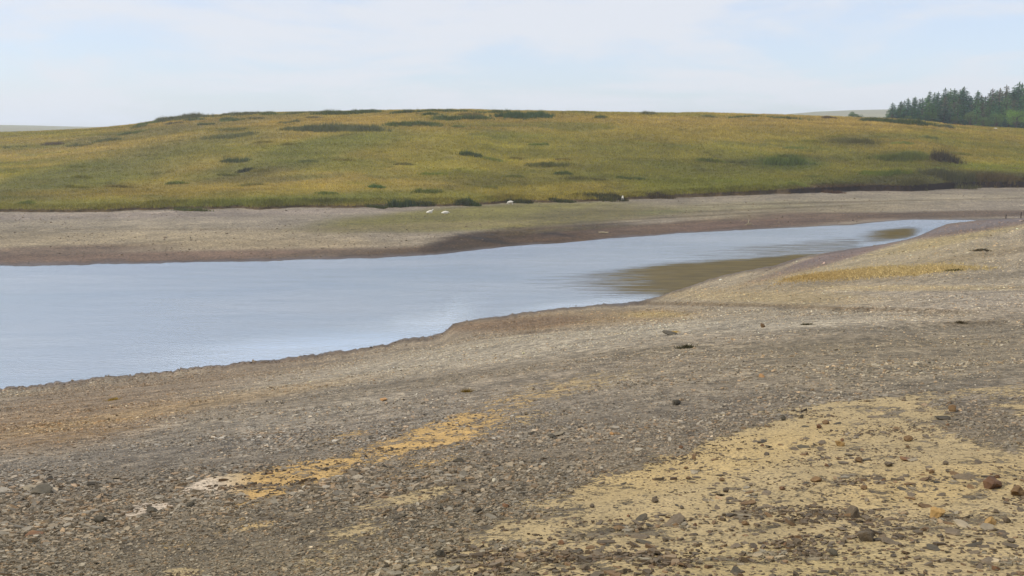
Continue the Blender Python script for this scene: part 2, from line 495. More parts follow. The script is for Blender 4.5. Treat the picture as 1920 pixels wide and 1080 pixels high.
hill = between('BT', 'PC')[:, None]
f_in = sstep(first_row['BT'], first_row['H0'] + 10, rowi)[:, None] * 1.0
rel = 0.75 * fbm(GX * 0.06, GY * 0.06, 41, 4) + 1.1 * fbm(GX * 0.016, GY * 0.016 + 3, 43, 3)
tocrest = 1 - sstep(first_row['H2'] + 20, first_row['CR'], rowi)[:, None] * 0.62
GZ = GZ + np.where(hill, rel * f_in * tocrest, 0)
GZ = GZ + np.where(between('GL', 'BT')[:, None], 0.1 * fbm(GX * 0.8, GY * 0.8, 47, 3), 0)
# past the end of the inlet the stream bed is bare wet mud, just above the water
mud_w = sstep(first_row['NS'] - 40, first_row['NS'], rowi) * (1 - sstep(first_row['FS'], first_row['FS'] + 20, rowi))
GZ = GZ + 0.20 * mud_w[:, None] * sstep(1725, 1850, PX0 + 40 * fbm(GX * 0.15, GY * 0.5, 55, 3)) 
# small eroded ledges on the near shore
LEDGES = [([(1480, 575), (1600, 578), (1700, 579), (1820, 583)], 0.16), ([(940, 624), (1050, 618), (1160, 610)], 0.12),
          ([(1170, 567), (1230, 567), (1320, 569), (1420, 570)], 0.10), ([(1700, 606), (1800, 604), (1925, 603)], 0.14)]
for pts, h in LEDGES:
    p = np.array(pts, float)
    yl = np.interp(PX0, p[:, 0], p[:, 1])
    m = sstep(p[0, 0] - 50, p[0, 0] + 10, PX0) * (1 - sstep(p[-1, 0] - 10, p[-1, 0] + 50, PX0))
    yl = yl + 1.5 * fbm(GX * 0.7, GY * 0.7, 91, 3)
    GZ = GZ + np.where(near, -h * m * sstep(-0.8, 0.8, PY0 - yl) * np.exp(-np.clip(PY0 - yl, 0, 99) / 12), 0)
PX, PY = proj(GX, GY, GZ)

# ------------------------------------------------------------------ ground colours: what each stretch of ground is made of
WX = PX + 26 * fbm(GX * 0.25, GY * 0.25, 101, 4) * np.clip(8 / dist, 0.12, 1) * 2
def paint(base, X, Y, px, py, items, seed):
    nz = fbm(X * 0.8 * np.clip(10 / Y, 0.05, 1.5), Y * 0.8 * np.clip(10 / Y, 0.05, 1.5), seed, 5, 0.6)
    for (cx, cy, rx, ry, rot, colr, op, soft) in items:
        d = ell(px, py, cx, cy, rx, ry, rot) + nz * 0.28
        m = (1 - sstep(1 - soft, 1 + soft, d)) * op
        if np.isscalar(colr): base = base * (1 - m) + colr * m
        else: base = base * (1 - m[..., None]) + np.asarray(colr) * m[..., None]
    return base
near_full = between('START', 'BED')
shore_rows = rowi <= first_row['GL']
sr = np.where(shore_rows)[0]
X_, Y_, Z_, px_, py_ = GX[sr], GY[sr], GZ[sr], PX[sr], PY[sr]
isnear = (sr < first_row['BED'])[:, None] * np.ones_like(X_)
# gravel
col = np.zeros(X_.shape + (3,)) + alb(136, 126, 112)
ycuts = [(560, (150, 138, 119)), (640, (146, 136, 120)), (700, (138, 127, 112)), (780, (126, 118, 108)), (860, (116, 106, 92)), (1080, (116, 106, 88))]
yc = np.array([c[0] for c in ycuts], float); cc = np.array([alb(*c[1]) for c in ycuts])
off = (960 - px_) * -0.0 + (px_ - 960) * -0.10
for k in range(3):
    col[..., k] = np.where(isnear > 0, np.interp(py_ + off * -1.0, yc, cc[:, k]), col[..., k])
NEARC = [
    (60, 800, 360, 42, -8, alb(142, 120, 94), 0.7, 0.5), (300, 725, 420, 20, -7, alb(128, 112, 94), 0.7, 0.5),
    (700, 655, 330, 10, -7, alb(130, 116, 98), 0.6, 0.5),
    (1090, 600, 230, 18, -3, alb(138, 120, 94), 0.9, 0.4), (960, 606, 130, 10, -4, alb(112, 92, 70), 0.8, 0.4), (1060, 619, 110, 3.5, -4, alb(84, 66, 46), 0.8, 0.5), (1350, 571, 200, 4, 1, alb(98, 80, 56), 0.7, 0.5), (1660, 580, 170, 3.5, 1, alb(98, 78, 52), 0.8, 0.5), (1830, 606, 90, 4, -1, alb(80, 68, 50), 0.8, 0.5), (1450, 556, 260, 14, 2, alb(162, 144, 108), 0.6, 0.5),
    (950, 612, 130, 12, -4, alb(120, 100, 80), 0.6, 0.5),
    (1230, 590, 60, 6, 0, alb(170, 150, 100), 0.5, 0.6),
    (900, 665, 420, 22, -8, alb(164, 155, 140), 0.6, 0.6), (1400, 610, 300, 12, -2, alb(160, 152, 138), 0.6, 0.6), (560, 760, 260, 28, -8, alb(148, 140, 128), 0.5, 0.6),
    (1650, 680, 400, 60, -4, alb(134, 122, 100), 0.6, 0.5), (1300, 760, 320, 60, -8, alb(122, 112, 98), 0.6, 0.6),
    (1650, 480, 300, 30, -10, alb(158, 146, 124), 0.6, 0.5), (1800, 560, 220, 24, 0, alb(152, 142, 130), 0.6, 0.5),
    (1780, 448, 160, 12, -12, alb(158, 142, 100), 0.75, 0.5), (1830, 480, 130, 7, -8, alb(120, 106, 84), 0.6, 0.5), (1560, 530, 200, 8, -4, alb(126, 112, 88), 0.5, 0.6),
    (1450, 520, 90, 7, -14, alb(150, 130, 92), 0.6, 0.5), (1700, 540, 220, 6, 0, alb(164, 146, 108), 0.6, 0.5), (1850, 520, 120, 8, -3, alb(128, 118, 102), 0.6, 0.5),
    (300, 770, 380, 10, -9, alb(148, 126, 92), 0.5, 0.6), (650, 740, 300, 12, -9, alb(116, 106, 92), 0.5, 0.6), (1000, 690, 300, 10, -8, alb(120, 110, 94), 0.5, 0.6), (1500, 650, 320, 12, -2, alb(118, 108, 90), 0.5, 0.6), (1750, 620, 260, 8, 0, alb(112, 104, 90), 0.6, 0.5),
]
c2 = paint(col, X_, Y_, px_, py_, NEARC, 201)
# wet mud strip beside the stream
MUD = [(1600, 470, 190, 11, -17, alb(122, 104, 98), 0.95, 0.3), (1830, 424, 190, 11, -8, alb(116, 100, 92), 0.95, 0.3), (1470, 492, 60, 7, -22, alb(120, 108, 98), 0.9, 0.4)]
c2n = paint(c2, X_, Y_, px_, py_, MUD, 203)
wv = np.clip(1 + 1.1 * fbm(X_ * 0.3, Y_ * 0.3, 217, 4), 0.1, 2.2)
zwet = (1 - sstep(0.02, 0.5, Z_ / wv))[..., None]
c2n = c2n * (1 - zwet * 0.7) + alb(92, 76, 64) * zwet * 0.7
FARC = [
    (150, 448, 600, 22, 0, alb(152, 138, 112), 0.8, 0.4), (500, 460, 260, 10, 0, alb(156, 140, 112), 0.6, 0.5), (120, 425, 400, 12, 0, alb(140, 130, 112), 0.7, 0.5),
    (300, 402, 520, 6, -1, alb(146, 134, 124), 0.7, 0.4),
    (100, 470, 200, 10, -2, alb(108, 90, 76), 0.85, 0.5), (260, 484, 700, 12, -1.2, alb(106, 86, 72), 0.92, 0.35), (700, 474, 180, 9, -3, alb(108, 92, 74), 0.8, 0.5),
    (930, 407, 340, 23, -3, alb(114, 108, 56), 1, 0.25), (1150, 400, 160, 16, -3, alb(104, 96, 62), 0.85, 0.4), (800, 424, 230, 7, -2, alb(134, 122, 84), 0.7, 0.6),
    (760, 474, 110, 9, -5, alb(92, 74, 54), 0.9, 0.5), (890, 456, 100, 20, -8, alb(60, 47, 33), 1, 0.35), (1000, 446, 160, 19, -6, alb(70, 56, 38), 1, 0.4), (1120, 440, 160, 15, -5, alb(84, 66, 48), 1, 0.4), (1290, 427, 190, 11, -5, alb(90, 72, 54), 0.9, 0.4), (915, 450, 60, 4, 10, alb(48, 40, 32), 0.9, 0.4), (1030, 437, 70, 3, 8, alb(56, 44, 36), 0.9, 0.4), (1060, 431, 130, 3, -4, alb(84, 72, 46), 0.8, 0.5), (985, 458, 90, 2.5, -6, alb(60, 48, 38), 0.8, 0.5), (1290, 425, 200, 11, -5, alb(100, 82, 66), 0.85, 0.4),
    (1015, 429, 90, 5, -3, alb(90, 78, 52), 0.8, 0.5),
    (1250, 398, 60, 5, -2, alb(92, 94, 52), 0.7, 0.5), (1500, 395, 260, 12, -2, alb(136, 124, 96), 0.6, 0.5), (1600, 375, 400, 10, -1.5, alb(142, 132, 112), 0.8, 0.5),
    (1380, 386, 160, 6, -2, alb(124, 118, 84), 0.5, 0.5), (1620, 378, 330, 1.5, -1.3, alb(100, 88, 66), 0.7, 0.6), (1450, 391, 240, 1.4, -2.5, alb(104, 94, 66), 0.7, 0.6), (1250, 408, 200, 1.5, -3, alb(92, 80, 56), 0.7, 0.6), (1080, 424, 160, 1.6, -4, alb(82, 68, 48), 0.8, 0.6), (900, 441, 90, 2.2, -4, alb(60, 48, 36), 0.8, 0.6), (300, 430, 300, 1.5, 0, alb(120, 106, 84), 0.5, 0.6),
    (1590, 405, 160, 7, 0, alb(98, 80, 66), 0.9, 0.4), (1500, 414, 250, 8, -3, alb(108, 90, 74), 0.85, 0.4), (1800, 402, 210, 7, -1, alb(92, 76, 62), 0.9, 0.4), (1400, 422, 160, 8, -3, alb(96, 76, 64), 0.7, 0.4),
]
c2f = paint(col, X_, Y_, px_, py_, FARC, 207)
zw = (1 - sstep(0.02, 0.16, Z_))[..., None]
c2f = c2f * (1 - zw * 0.75) + alb(92, 76, 60) * zw * 0.75
c2 = np.where(isnear[..., None] > 0, c2n, c2f)
# bare sand between the gravel
ORANGE, YEL, WHITE = alb(204, 168, 108), alb(184, 163, 123), alb(212, 194, 174)
sand = np.zeros_like(X_) + 0.0
SAND = [
    (1560, 960, 540, 135, -9, 0.70, 0.95, 0.35), (1150, 1090, 420, 120, -12, 0.58, 0.9, 0.5), (1720, 850, 330, 90, -8, 0.72, 0.95, 0.35), (1250, 905, 270, 50, -12, 0.72, 1, 0.35), (1480, 812, 180, 30, -14, 0.78, 1, 0.35),
    (1700, 750, 300, 13, -5, 0.66, 1, 0.4), (1880, 800, 130, 60, 10, 0.36, 0.9, 0.4), (1400, 1060, 260, 30, -5, 0.60, 0.8, 0.5),
    (690, 858, 340, 22, -19, 0.605, 1, 0.7), (860, 808, 130, 36, -12, 0.605, 1, 0.7), (520, 896, 130, 27, -14, 0.605, 1, 0.5), (405, 906, 66, 14, -10, 0.74, 1, 0.5), (280, 952, 95, 15, -16, 0.62, 1, 0.6),
    (780, 930, 130, 14, -12, 0.66, 1, 0.5), (340, 1020, 40, 6, -3, 0.42, 1, 0.8), (470, 982, 60, 9, -8, 0.52, 1, 0.6), (345, 1074, 45, 12, 0, 0.82, 1, 0.4),
    (1080, 722, 150, 14, -10, 0.52, 1, 0.6), (1010, 780, 60, 8, -10, 0.46, 1, 0.6), (640, 820, 70, 7, -10, 0.55, 1, 0.5), (780, 880, 90, 12, -15, 0.5, 1, 0.5),
    (160, 815, 160, 9, -8, 0.46, 1, 0.6), (660, 1000, 100, 22, -12, 0.50, 1, 0.6), (850, 1040, 130, 30, -12, 0.52, 1, 0.6), (600, 1060, 70, 12, -6, 0.48, 1, 0.6),
    (1150, 600, 230, 9, -2, 0.30, 1, 0.6), (1480, 560, 230, 10, 0, 0.42, 1, 0.6), (1640, 505, 240, 14, -3, 0.46, 1, 0.6), (1800, 470, 150, 10, -6, 0.38, 1, 0.6)]
sand = paint(sand, X_, Y_, px_, py_, [((a, b, c, d, e, f, g, h) if (d > 32 or f > 0.6 or (a < 420 and b < 1000)) else (a, b, c * 1.25, d * 1.6, e, min(f, 0.515), g, 0.8)) for a, b, c, d, e, f, g, h in SAND], 211)
yb = interp_px([(200, 1130), (450, 1085), (600, 1035), (700, 985), (900, 932), (1000, 893), (1150, 868), (1350, 800), (1400, 780), (1600, 752), (1920, 732)], px_)
area = sstep(-30, 70, py_ - yb + 40 * fbm(X_ * 1.2, Y_ * 1.2, 219, 4))
lv = 0.505 + 0.185 * sstep(650, 1250, px_) + 0.10 * fbm(X_ * 0.9, Y_ * 1.6, 221, 3)
sand = np.maximum(sand, area * lv)
for cx, cy, rx, ry, rot, dv in ((1860, 800, 110, 44, 14, 0.40), (1120, 1000, 130, 14, -6, 0.16), (1380, 965, 120, 10, -4, 0.12), (1420, 1050, 160, 14, -4, 0.14), (1020, 960, 90, 12, -5, 0.16), (1750, 985, 90, 12, -5, 0.14), (1880, 1060, 90, 16, 0, 0.14), (750, 1040, 160, 26, -12, 0.16)):
    sand = sand - dv * (1 - sstep(0.5, 1.15, ell(px_, py_, cx, cy, rx, ry, rot)))
sand = np.where(isnear > 0, sand, 0.0)
scol = np.zeros(X_.shape + (3,)) + YEL
SC = [(690, 858, 360, 60, -19, ORANGE, 1, 0.4), (315, 935, 130, 46, -14, WHITE, 1, 0.3), (1350, 860, 260, 40, -12, alb(196, 170, 120), 0.8, 0.5), (1750, 905, 200, 34, -5, alb(194, 168, 118), 0.7, 0.6), (345, 1030, 80, 20, 0, alb(205, 172, 110), 1, 0.4),
      (1150, 600, 600, 60, 0, alb(162, 142, 100), 1, 0.5), (1640, 505, 400, 60, 0, alb(176, 156, 104), 1, 0.5), (160, 815, 260, 40, 0, alb(160, 130, 88), 1, 0.5), (1450, 1060, 260, 46, -5, alb(180, 160, 116), 0.8, 0.6)]
scol = paint(scol, X_, Y_, px_, py_, SC, 213)
wet = np.clip((1 - sstep(0.0, 0.16, Z_ / wv)) * 0.9 + (1 - isnear) * 0, 0, 1)
wet = np.maximum(wet, paint(np.zeros_like(X_), X_, Y_, px_, py_, [(1600, 468, 180, 7, -17, 0.5, 1, 0.5), (1820, 424, 190, 6, -8, 0.7, 1, 0.4)], 215) * isnear)

def grid_faces(nr, nc):
    i = np.arange(nr - 1)[:, None]; j = np.arange(nc - 1)[None, :]
    a = i * nc + j
    return np.stack([a, a + 1, a + nc + 1, a + nc], -1).reshape(-1, 4)
MAT_SHORE, MAT_HILL = shore_material(), hill_material()
V = np.stack([X_, Y_, Z_], -1).reshape(-1, 3)
me = make_mesh('shore', V, grid_faces(len(sr), NC), MAT_SHORE, dict(sand=sand.ravel(), wet=wet.ravel()), True, dict(col=c2.reshape(-1, 3), scol=scol.reshape(-1, 3)))
link('shore', me, kind='structure')

# hillside colours
GOLD, OLIVE, GREEN, DARKG, BROWN = alb(166, 144, 80), alb(146, 134, 60), alb(116, 118, 46), alb(84, 92, 52), alb(110, 88, 62)
HILLC = [
    (960, 230, 1400, 16, 0, alb(160, 136, 76), 0.75, 0.6), (150, 290, 360, 26, 4, alb(156, 136, 78), 0.6, 0.5), (400, 262, 300, 14, -4, alb(160, 140, 80), 0.7, 0.5),
    (100, 335, 330, 20, -14, alb(108, 108, 62), 0.7, 0.5), (260, 320, 260, 18, -16, alb(118, 118, 66), 0.5, 0.6), (560, 290, 220, 20, -14, alb(112, 116, 64), 0.7, 0.5), (650, 270, 180, 12, -6, alb(108, 114, 60), 0.6, 0.6),
    (300, 355, 400, 12, -3, alb(150, 128, 72), 0.5, 0.6), (250, 252, 180, 8, -8, alb(112, 108, 72), 0.6, 0.5), (430, 232, 190, 7, -8, alb(124, 116, 76), 0.5, 0.5),
    (330, 380, 700, 9, -1, alb(116, 114, 52), 0.6, 0.6), (560, 376, 260, 11, -3, alb(112, 120, 54), 0.6, 0.5), (500, 322, 120, 8, -10, alb(110, 100, 68), 0.5, 0.5),
    (540, 335, 90, 6, -4, alb(100, 96, 62), 0.6, 0.5), (1000, 325, 220, 16, -8, alb(112, 104, 56), 0.55, 0.5), (1150, 335, 260, 8, -3, alb(104, 98, 54), 0.5, 0.5),
    (1000, 270, 500, 28, -2, alb(134, 126, 58), 0.6, 0.6), (1280, 250, 500, 20, 2, alb(148, 130, 64), 0.5, 0.6), (1050, 360, 300, 14, -3, alb(152, 138, 62), 0.8, 0.4),
    (1250, 340, 160, 10, -3, alb(160, 132, 76), 0.5, 0.6), (1300, 300, 300, 26, 3, alb(122, 116, 54), 0.6, 0.5), (1500, 330, 420, 34, 0, alb(108, 106, 44), 0.75, 0.5),
    (1480, 305, 80, 14, 0, alb(88, 96, 46), 0.8, 0.5), (1600, 266, 70, 12, 0, alb(98, 94, 52), 0.8, 0.5), (1700, 300, 120, 24, 4, alb(96, 96, 40), 0.55, 0.7), (1770, 300, 34, 22, 0, alb(86, 76, 44), 0.5, 0.6),
    (1820, 270, 200, 20, 4, alb(132, 116, 54), 0.5, 0.6), (1330, 345, 160, 16, 0, alb(112, 116, 42), 0.6, 0.5), (1650, 340, 200, 14, -2, alb(100, 102, 42), 0.7, 0.5),
    (1780, 340, 240, 18, -2, alb(82, 78, 50), 0.85, 0.4), (1600, 352, 110, 7, 0, alb(98, 76, 60), 0.8, 0.4), (1850, 338, 90, 14, 0, alb(84, 74, 46), 0.8, 0.4), (1870, 315, 90, 7, 3, alb(118, 124, 46), 0.7, 0.5),
]
def hill_color(X, Y, Z, px, py):
    n1 = fbm(X * 0.035, Y * 0.035, 301, 5, 0.6); n2 = fbm(X * 0.14, Y * 0.14, 305, 4, 0.6)
    b = np.zeros(np.shape(X) + (3,)) + OLIVE
    m = sstep(-0.25, 0.5, n1 + n2 * 0.5)[..., None]
    b = b * (1 - m * 0.6) + GOLD * m * 0.6
    m = sstep(0.0, 0.5, -n1 + n2 * 0.5)[..., None]
    b = b * (1 - m * 0.6) + GREEN * m * 0.6
    b = paint(b, X, Y, px, py, HILLC, 311)
    m = sstep(0.18, 0.55, n2 * 0.6 + fbm(X * 0.4, Y * 0.4, 309, 3) * 0.6)[..., None]
    b = b * (1 - m * 0.42) + alb(88, 84, 46) * m * 0.42
    m = sstep(0.05, 0.45, fbm(X * 0.03 + Y * 0.02, Y * 0.07, 315, 4, 0.6))[..., None] * 0.5
    b = b * (1 - m) + alb(108, 112, 54) * m
    st = fbm(X * 0.05, Y * 0.16, 313, 4, 0.65)[..., None]
    return b * (1 + 0.30 * st)
def sub(a, b):
    return np.where((rowi >= first_row[a]) & (rowi <= first_row[b]))[0]
hr = sub('GL', 'VAL')
X_, Y_, Z_, px_, py_ = GX[hr], GY[hr], GZ[hr], PX[hr], PY[hr]
hc = hill_color(X_, Y_, Z_, px_, py_)
bk = (hr <= first_row['BT'])[:, None, None]
hc = np.where(bk, np.where((px_ > 1480)[..., None], alb(56, 44, 34), alb(98, 82, 58)), hc * 0.9)
beh = sstep(first_row['CR'], first_row['PC'], hr)[:, None, None]
hc = hc * (1 - beh) + alb(140, 124, 70) * beh
me = make_mesh('hillside', np.stack([X_, Y_, Z_], -1).reshape(-1, 3), grid_faces(len(hr), NC), MAT_HILL, None, True, dict(col=hc.reshape(-1, 3)))
link('hillside', me, kind='structure')
fr = sub('VAL', 'END')
X_, Y_, Z_ = GX[fr], GY[fr], GZ[fr]
nz = fbm(X_ * 0.004, Y_ * 0.004, 401, 5)[..., None]
fc = alb(150, 146, 118) * (1 + 0.25 * nz)
me = make_mesh('distant_hills', np.stack([X_, Y_, Z_], -1).reshape(-1, 3), grid_faces(len(fr), NC), MAT_HILL, None, True, dict(col=fc.reshape(-1, 3)))
link('distant_hills', me, kind='structure')

# ------------------------------------------------------------------ water
ws = np.linspace(-1.3, 1.3, 420); wy = 34 * (215 / 34) ** np.linspace(0, 1, 260)
WXg = wy[:, None] * ws[None, :]; WYg = np.repeat(wy[:, None], len(ws), 1); WZg = np.zeros_like(WXg)
wpx, wpy = proj(WXg, WYg, WZg)
CALM = [(1390, 492, 290, 13, -8, 0.95, 1, 0.5), (1270, 525, 200, 20, -9, 0.95, 1, 0.35), (1180, 545, 180, 9, -3, 0.40, 1, 0.6), (1250, 508, 330, 13, -7, 0.6, 1, 0.6), (1190, 566, 60, 7, 0, 0.0, 1, 0.5),
        (1672, 437, 66, 9, -4, 1.0, 1, 0.35), (1560, 462, 110, 6, -9, 0.75, 1, 0.5)]
def band(px, py, up_, lo_, x0, x1, x2, x3, su=5, sl=6):
    return sstep(-su, su, py - interp_px(up_, px)) * (1 - sstep(-sl, sl, py - interp_px(lo_, px))) * sstep(x0, x1, px) * (1 - sstep(x2, x3, px))
calm = 0.95 * band(wpx, wpy, [(900, 524), (1050, 513), (1150, 504), (1250, 494), (1400, 484), (1560, 470)], [(900, 532), (1050, 550), (1150, 556), (1240, 562), (1300, 590)], 880, 1360, 1480, 1640, 9, 18)
calm = np.maximum(calm, 0.75 * band(wpx, wpy, [(1560, 442), (1640, 431), (1700, 426), (1735, 424)], [(1560, 462), (1640, 455), (1700, 447), (1735, 438)], 1560, 1680, 1700, 1745, 5, 5))
calm = np.maximum(calm, 0.45 * band(wpx, wpy, [(1100, 480), (1600, 445)], [(1100, 520), (1600, 480)], 1100, 1500, 1600, 1640, 8, 8))
calm_old = paint(np.zeros_like(WXg), WXg, WYg, wpx, wpy, CALM, 501)
ysh = interp_px(NEAR_SHORE, wpx)
painted_sheen = sstep(-62, -14, wpy - ysh + 6 * fbm(WXg * 0.08, WYg * 0.3, 521, 3)) * sstep(180, 520, wpx) * (1 - sstep(820, 930, wpx))  # pale cloud reflection painted in as extra gloss along the near shore
painted_sheen = np.maximum(painted_sheen, sstep(-16, -3, wpy - ysh) * sstep(900, 1060, wpx) * (1 - sstep(1190, 1260, wpx)) * 0.9)
me = make_mesh('water', np.stack([WXg, WYg, WZg], -1).reshape(-1, 3), grid_faces(len(wy), len(ws)), water_material(), dict(calm=calm.ravel(), painted_sheen=painted_sheen.ravel()), True)
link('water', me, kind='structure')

# ------------------------------------------------------------------ placing things on the ground
def ground_px(x, y, a='START', b='CR'):
    """the first point of the ground met by the sight line"""
    s, _ = pix(x, y)
    j = int(np.clip(np.searchsorted(S, s) - 1, 0, NC - 2)); f = (s - S[j]) / (S[j + 1] - S[j])
    r0, r1 = first_row[a], first_row[b]
    colY = GY[r0:r1 + 1, j] * (1 - f) + GY[r0:r1 + 1, j + 1] * f
    colZ = GZ[r0:r1 + 1, j] * (1 - f) + GZ[r0:r1 + 1, j + 1] * f
    _, py = proj(colY * s, colY, colZ)
    k = int(np.argmax(py <= y)) if np.any(py <= y) else len(py) - 1
    k = max(k, 1)
    g = float(np.clip((py[k - 1] - y) / max(py[k - 1] - py[k], 1e-6), 0, 1))
    Yp = colY[k - 1] * (1 - g) + colY[k] * g
    return Vector((s * Yp, Yp, colZ[k - 1] * (1 - g) + colZ[k] * g))
def ground_xy(X, Y):
    X = np.atleast_1d(np.asarray(X, float)); Y = np.atleast_1d(np.asarray(Y, float))
    s = X / Y
    j = np.clip(np.searchsorted(S, s) - 1, 0, NC - 2); f = (s - S[j]) / (S[j + 1] - S[j])
    out = np.empty(len(X))
    for i in range(len(X)):
        cy = GY[:, j[i]] * (1 - f[i]) + GY[:, j[i] + 1] * f[i]
        cz = GZ[:, j[i]] * (1 - f[i]) + GZ[:, j[i] + 1] * f[i]
        out[i] = np.interp(Y[i], cy, cz)
    return out
def grid_sample(A, r, c):
    r0 = np.floor(r).astype(int); c0 = np.floor(c).astype(int); fr_, fc_ = r - r0, c - c0
    if A.ndim == 3: fr_, fc_ = fr_[:, None], fc_[:, None]
    return (A[r0, c0] * (1 - fr_) + A[r0 + 1, c0] * fr_) * (1 - fc_) + (A[r0, c0 + 1] * (1 - fr_) + A[r0 + 1, c0 + 1] * fr_) * fc_

# ------------------------------------------------------------------ gravel of slate chips (nobody could count it)
def chip_batch(P, N, size, thick, colr, elong=None, tilt=0.22):
    """flat irregular five-sided flakes: P (n,3)"""
    n = len(P); K = 5
    ang = (np.arange(K) / K * 2 * np.pi)[None, :] + rng.uniform(-0.35, 0.35, (n, K)) + rng.uniform(0, 6.28, (n, 1))
    rad = rng.uniform(0.65, 1.15, (n, K)) * size[:, None] * 0.5
    el = rng.uniform(0.45, 0.9, n) if elong is None else elong
    th = rng.uniform(0, np.pi, n)
    u, v = rad * np.cos(ang), rad * np.sin(ang) * el[:, None]
    x = u * np.cos(th)[:, None] - v * np.sin(th)[:, None]
    y = u * np.sin(th)[:, None] + v * np.cos(th)[:, None]
    tx, ty = rng.normal(0, tilt, n), rng.normal(0, tilt, n)
    tx, ty = tx + N[:, 0], ty + N[:, 1]
    top = np.stack([x * 0.9, y * 0.9, x * tx[:, None] + y * ty[:, None] + thick[:, None]], -1)
    bot = np.stack([x, y, x * tx[:, None] + y * ty[:, None] - thick[:, None] * 0.8], -1)
    top[..., 2] += rng.uniform(-0.25, 0.25, (n, K)) * thick[:, None]
    Vv = np.concatenate([top, bot], 1) + P[:, None, :]
    tri = []
    for k in range(K):
        k2 = (k + 1) % K
        tri += [(K + k, K + k2, k2), (K + k, k2, k)]
    tri += [(0, 1, 2), (0, 2, 3), (0, 3, 4)]
    F = (np.array(tri)[None] + (np.arange(n) * 2 * K)[:, None, None]).reshape(-1, 3)
    Cc = np.repeat(colr[:, None, :], 2 * K, 1).reshape(-1, 3)
    return Vv.reshape(-1, 3), F, Cc
# colours per grid row for the near shore
cshore = c2; sand_g = sand
rA, rB = first_row['N1'] - 4, first_row['NS'] - 2
cA, cB = int(np.searchsorted(S, -0.64)), int(np.searchsorted(S, 0.64))
def local_sand(px, py, X, Y, r, c):
    sv = grid_sample(sand_g, r, c)
    nz = fbm(X * 2.6, Y * 2.6, 601, 5, 0.7) * 0.40
    return sv + nz
def slopes(r, c):
    r0 = np.floor(r).astype(int); c0 = np.floor(c).astype(int)
    gy = (GZ[np.minimum(r0 + 3, NR - 1), c0] - GZ[np.maximum(r0 - 3, 0), c0]) / (GY[np.minimum(r0 + 3, NR - 1), c0] - GY[np.maximum(r0 - 3, 0), c0])
    return np.stack([np.zeros_like(gy), np.clip(gy, -0.5, 0.5)], -1)
NCH = 230000
r = rng.uniform(rA, rB, NCH); c = rng.uniform(cA, cB, NCH)
r = rA + (r - rA) * rng.uniform(0, 1, NCH) ** 0.25      # denser towards the camera is compensated below
r = np.where(rng.uniform(0, 1, NCH) < 0.75, rng.uniform(rA, first_row['N4'], NCH), rng.uniform(first_row['N4'], rB, NCH))
X, Y, Z = grid_sample(GX, r, c), grid_sample(GY, r, c), grid_sample(GZ, r, c)
px, py = proj(X, Y, Z)
ls = local_sand(px, py, X, Y, r, c)
clump = fbm(X * 1.4, Y * 2.2, 611, 4, 0.6)
keep = (ls < 0.5) | (rng.uniform(0, 1, NCH) < 0.07 + 0.6 * sstep(0.05, 0.5, clump))
D = np.sqrt(X * X + Y * Y)
size = np.clip(rng.lognormal(math.log(0.027), 0.45, NCH), 0.010, 0.10)
size = np.maximum(size * (1 + 0.35 * np.clip((D - 6) / 20, 0, 1)), D / 1700 * 1.6 * rng.uniform(0.7, 1.5, NCH))
size = np.where((D > 16) & (rng.uniform(0, 1, NCH) < 0.35), D / 1700 * rng.uniform(2.2, 4.5, NCH), size)
size = size * np.clip(1 + 0.9 * fbm(X * 0.5, Y * 0.9, 613, 3), 0.55, 1.6)
size = np.where(ls > 0.5, size * 0.9, size)
thick = size * rng.uniform(0.06, 0.16, NCH)
base = grid_sample(cshore, r, c)
g = rng.lognormal(0.0, 1, NCH)[:, None] ** np.where(D > 14, 0.28, 0.26)[:, None]
warm = np.where(rng.uniform(0, 1, (NCH, 1)) < 0.16, np.array([[1.12, 0.95, 0.78]]), np.where(rng.uniform(0, 1, (NCH, 1)) < 0.5, np.array([[0.96, 1.0, 1.05]]), np.array([[1.03, 1.0, 0.95]])))
bandv = fbm(X * 0.25, Z * 2.5, 615, 4)[:, None]
cc = np.clip(base * g * warm * (1.62 + 0.30 * bandv), 0.02, 0.6)
ch_alb = np.where((ls > 0.5)[:, None], np.clip(alb(108, 94, 76) * g * warm, 0.02, 0.5), cc)
P = np.stack([X, Y, Z + thick * 0.3], -1)
k = keep
Vc, Fc, Cc = chip_batch(P[k], slopes(r[k], c[k]), size[k], thick[k], ch_alb[k])
MAT_CHIP = chip_material()
me = make_mesh('gravel', Vc, Fc, MAT_CHIP, None, False, dict(col=Cc))
link('gravel', me, kind='stuff', label='grey brown slate gravel covering the near shore', category='gravel')
# scattered larger bits on the far beach
n = 2600
r = rng.uniform(first_row['FS'] + 3, first_row['GL'], n); c = rng.uniform(cA, cB, n)
X, Y, Z = grid_sample(GX, r, c), grid_sample(GY, r, c), grid_sample(GZ, r, c)
kk = fbm(X * 0.08, Y * 0.08, 621, 3) > -0.1
X, Y, Z = X[kk], Y[kk], Z[kk]; n = len(X)
size = np.clip(rng.lognormal(math.log(0.17), 0.45, n), 0.08, 0.6)
g = rng.lognormal(0.05, 0.25, n)[:, None]
n2 = 9000
r2 = rng.uniform(first_row['N4'] + 30, first_row['NS'] + 2, n2); c2_ = rng.uniform(cA, cB, n2)
X2, Y2, Z2 = grid_sample(GX, r2, c2_), grid_sample(GY, r2, c2_), grid_sample(GZ, r2, c2_)
kk = (Z2 < rng.exponential(0.12, n2)) & (Z2 > -0.05) & (rng.uniform(0, 1, n2) < 0.5)
X, Y, Z = np.concatenate([X, X2[kk]]), np.concatenate([Y, Y2[kk]]), np.concatenate([Z, Z2[kk]]); n3 = len(X) - n
size = np.concatenate([size, np.clip(rng.lognormal(math.log(0.12), 0.5, n3), 0.05, 0.4)]); g = np.concatenate([g, rng.lognormal(0.0, 0.35, (n3, 1))]); n = len(X)
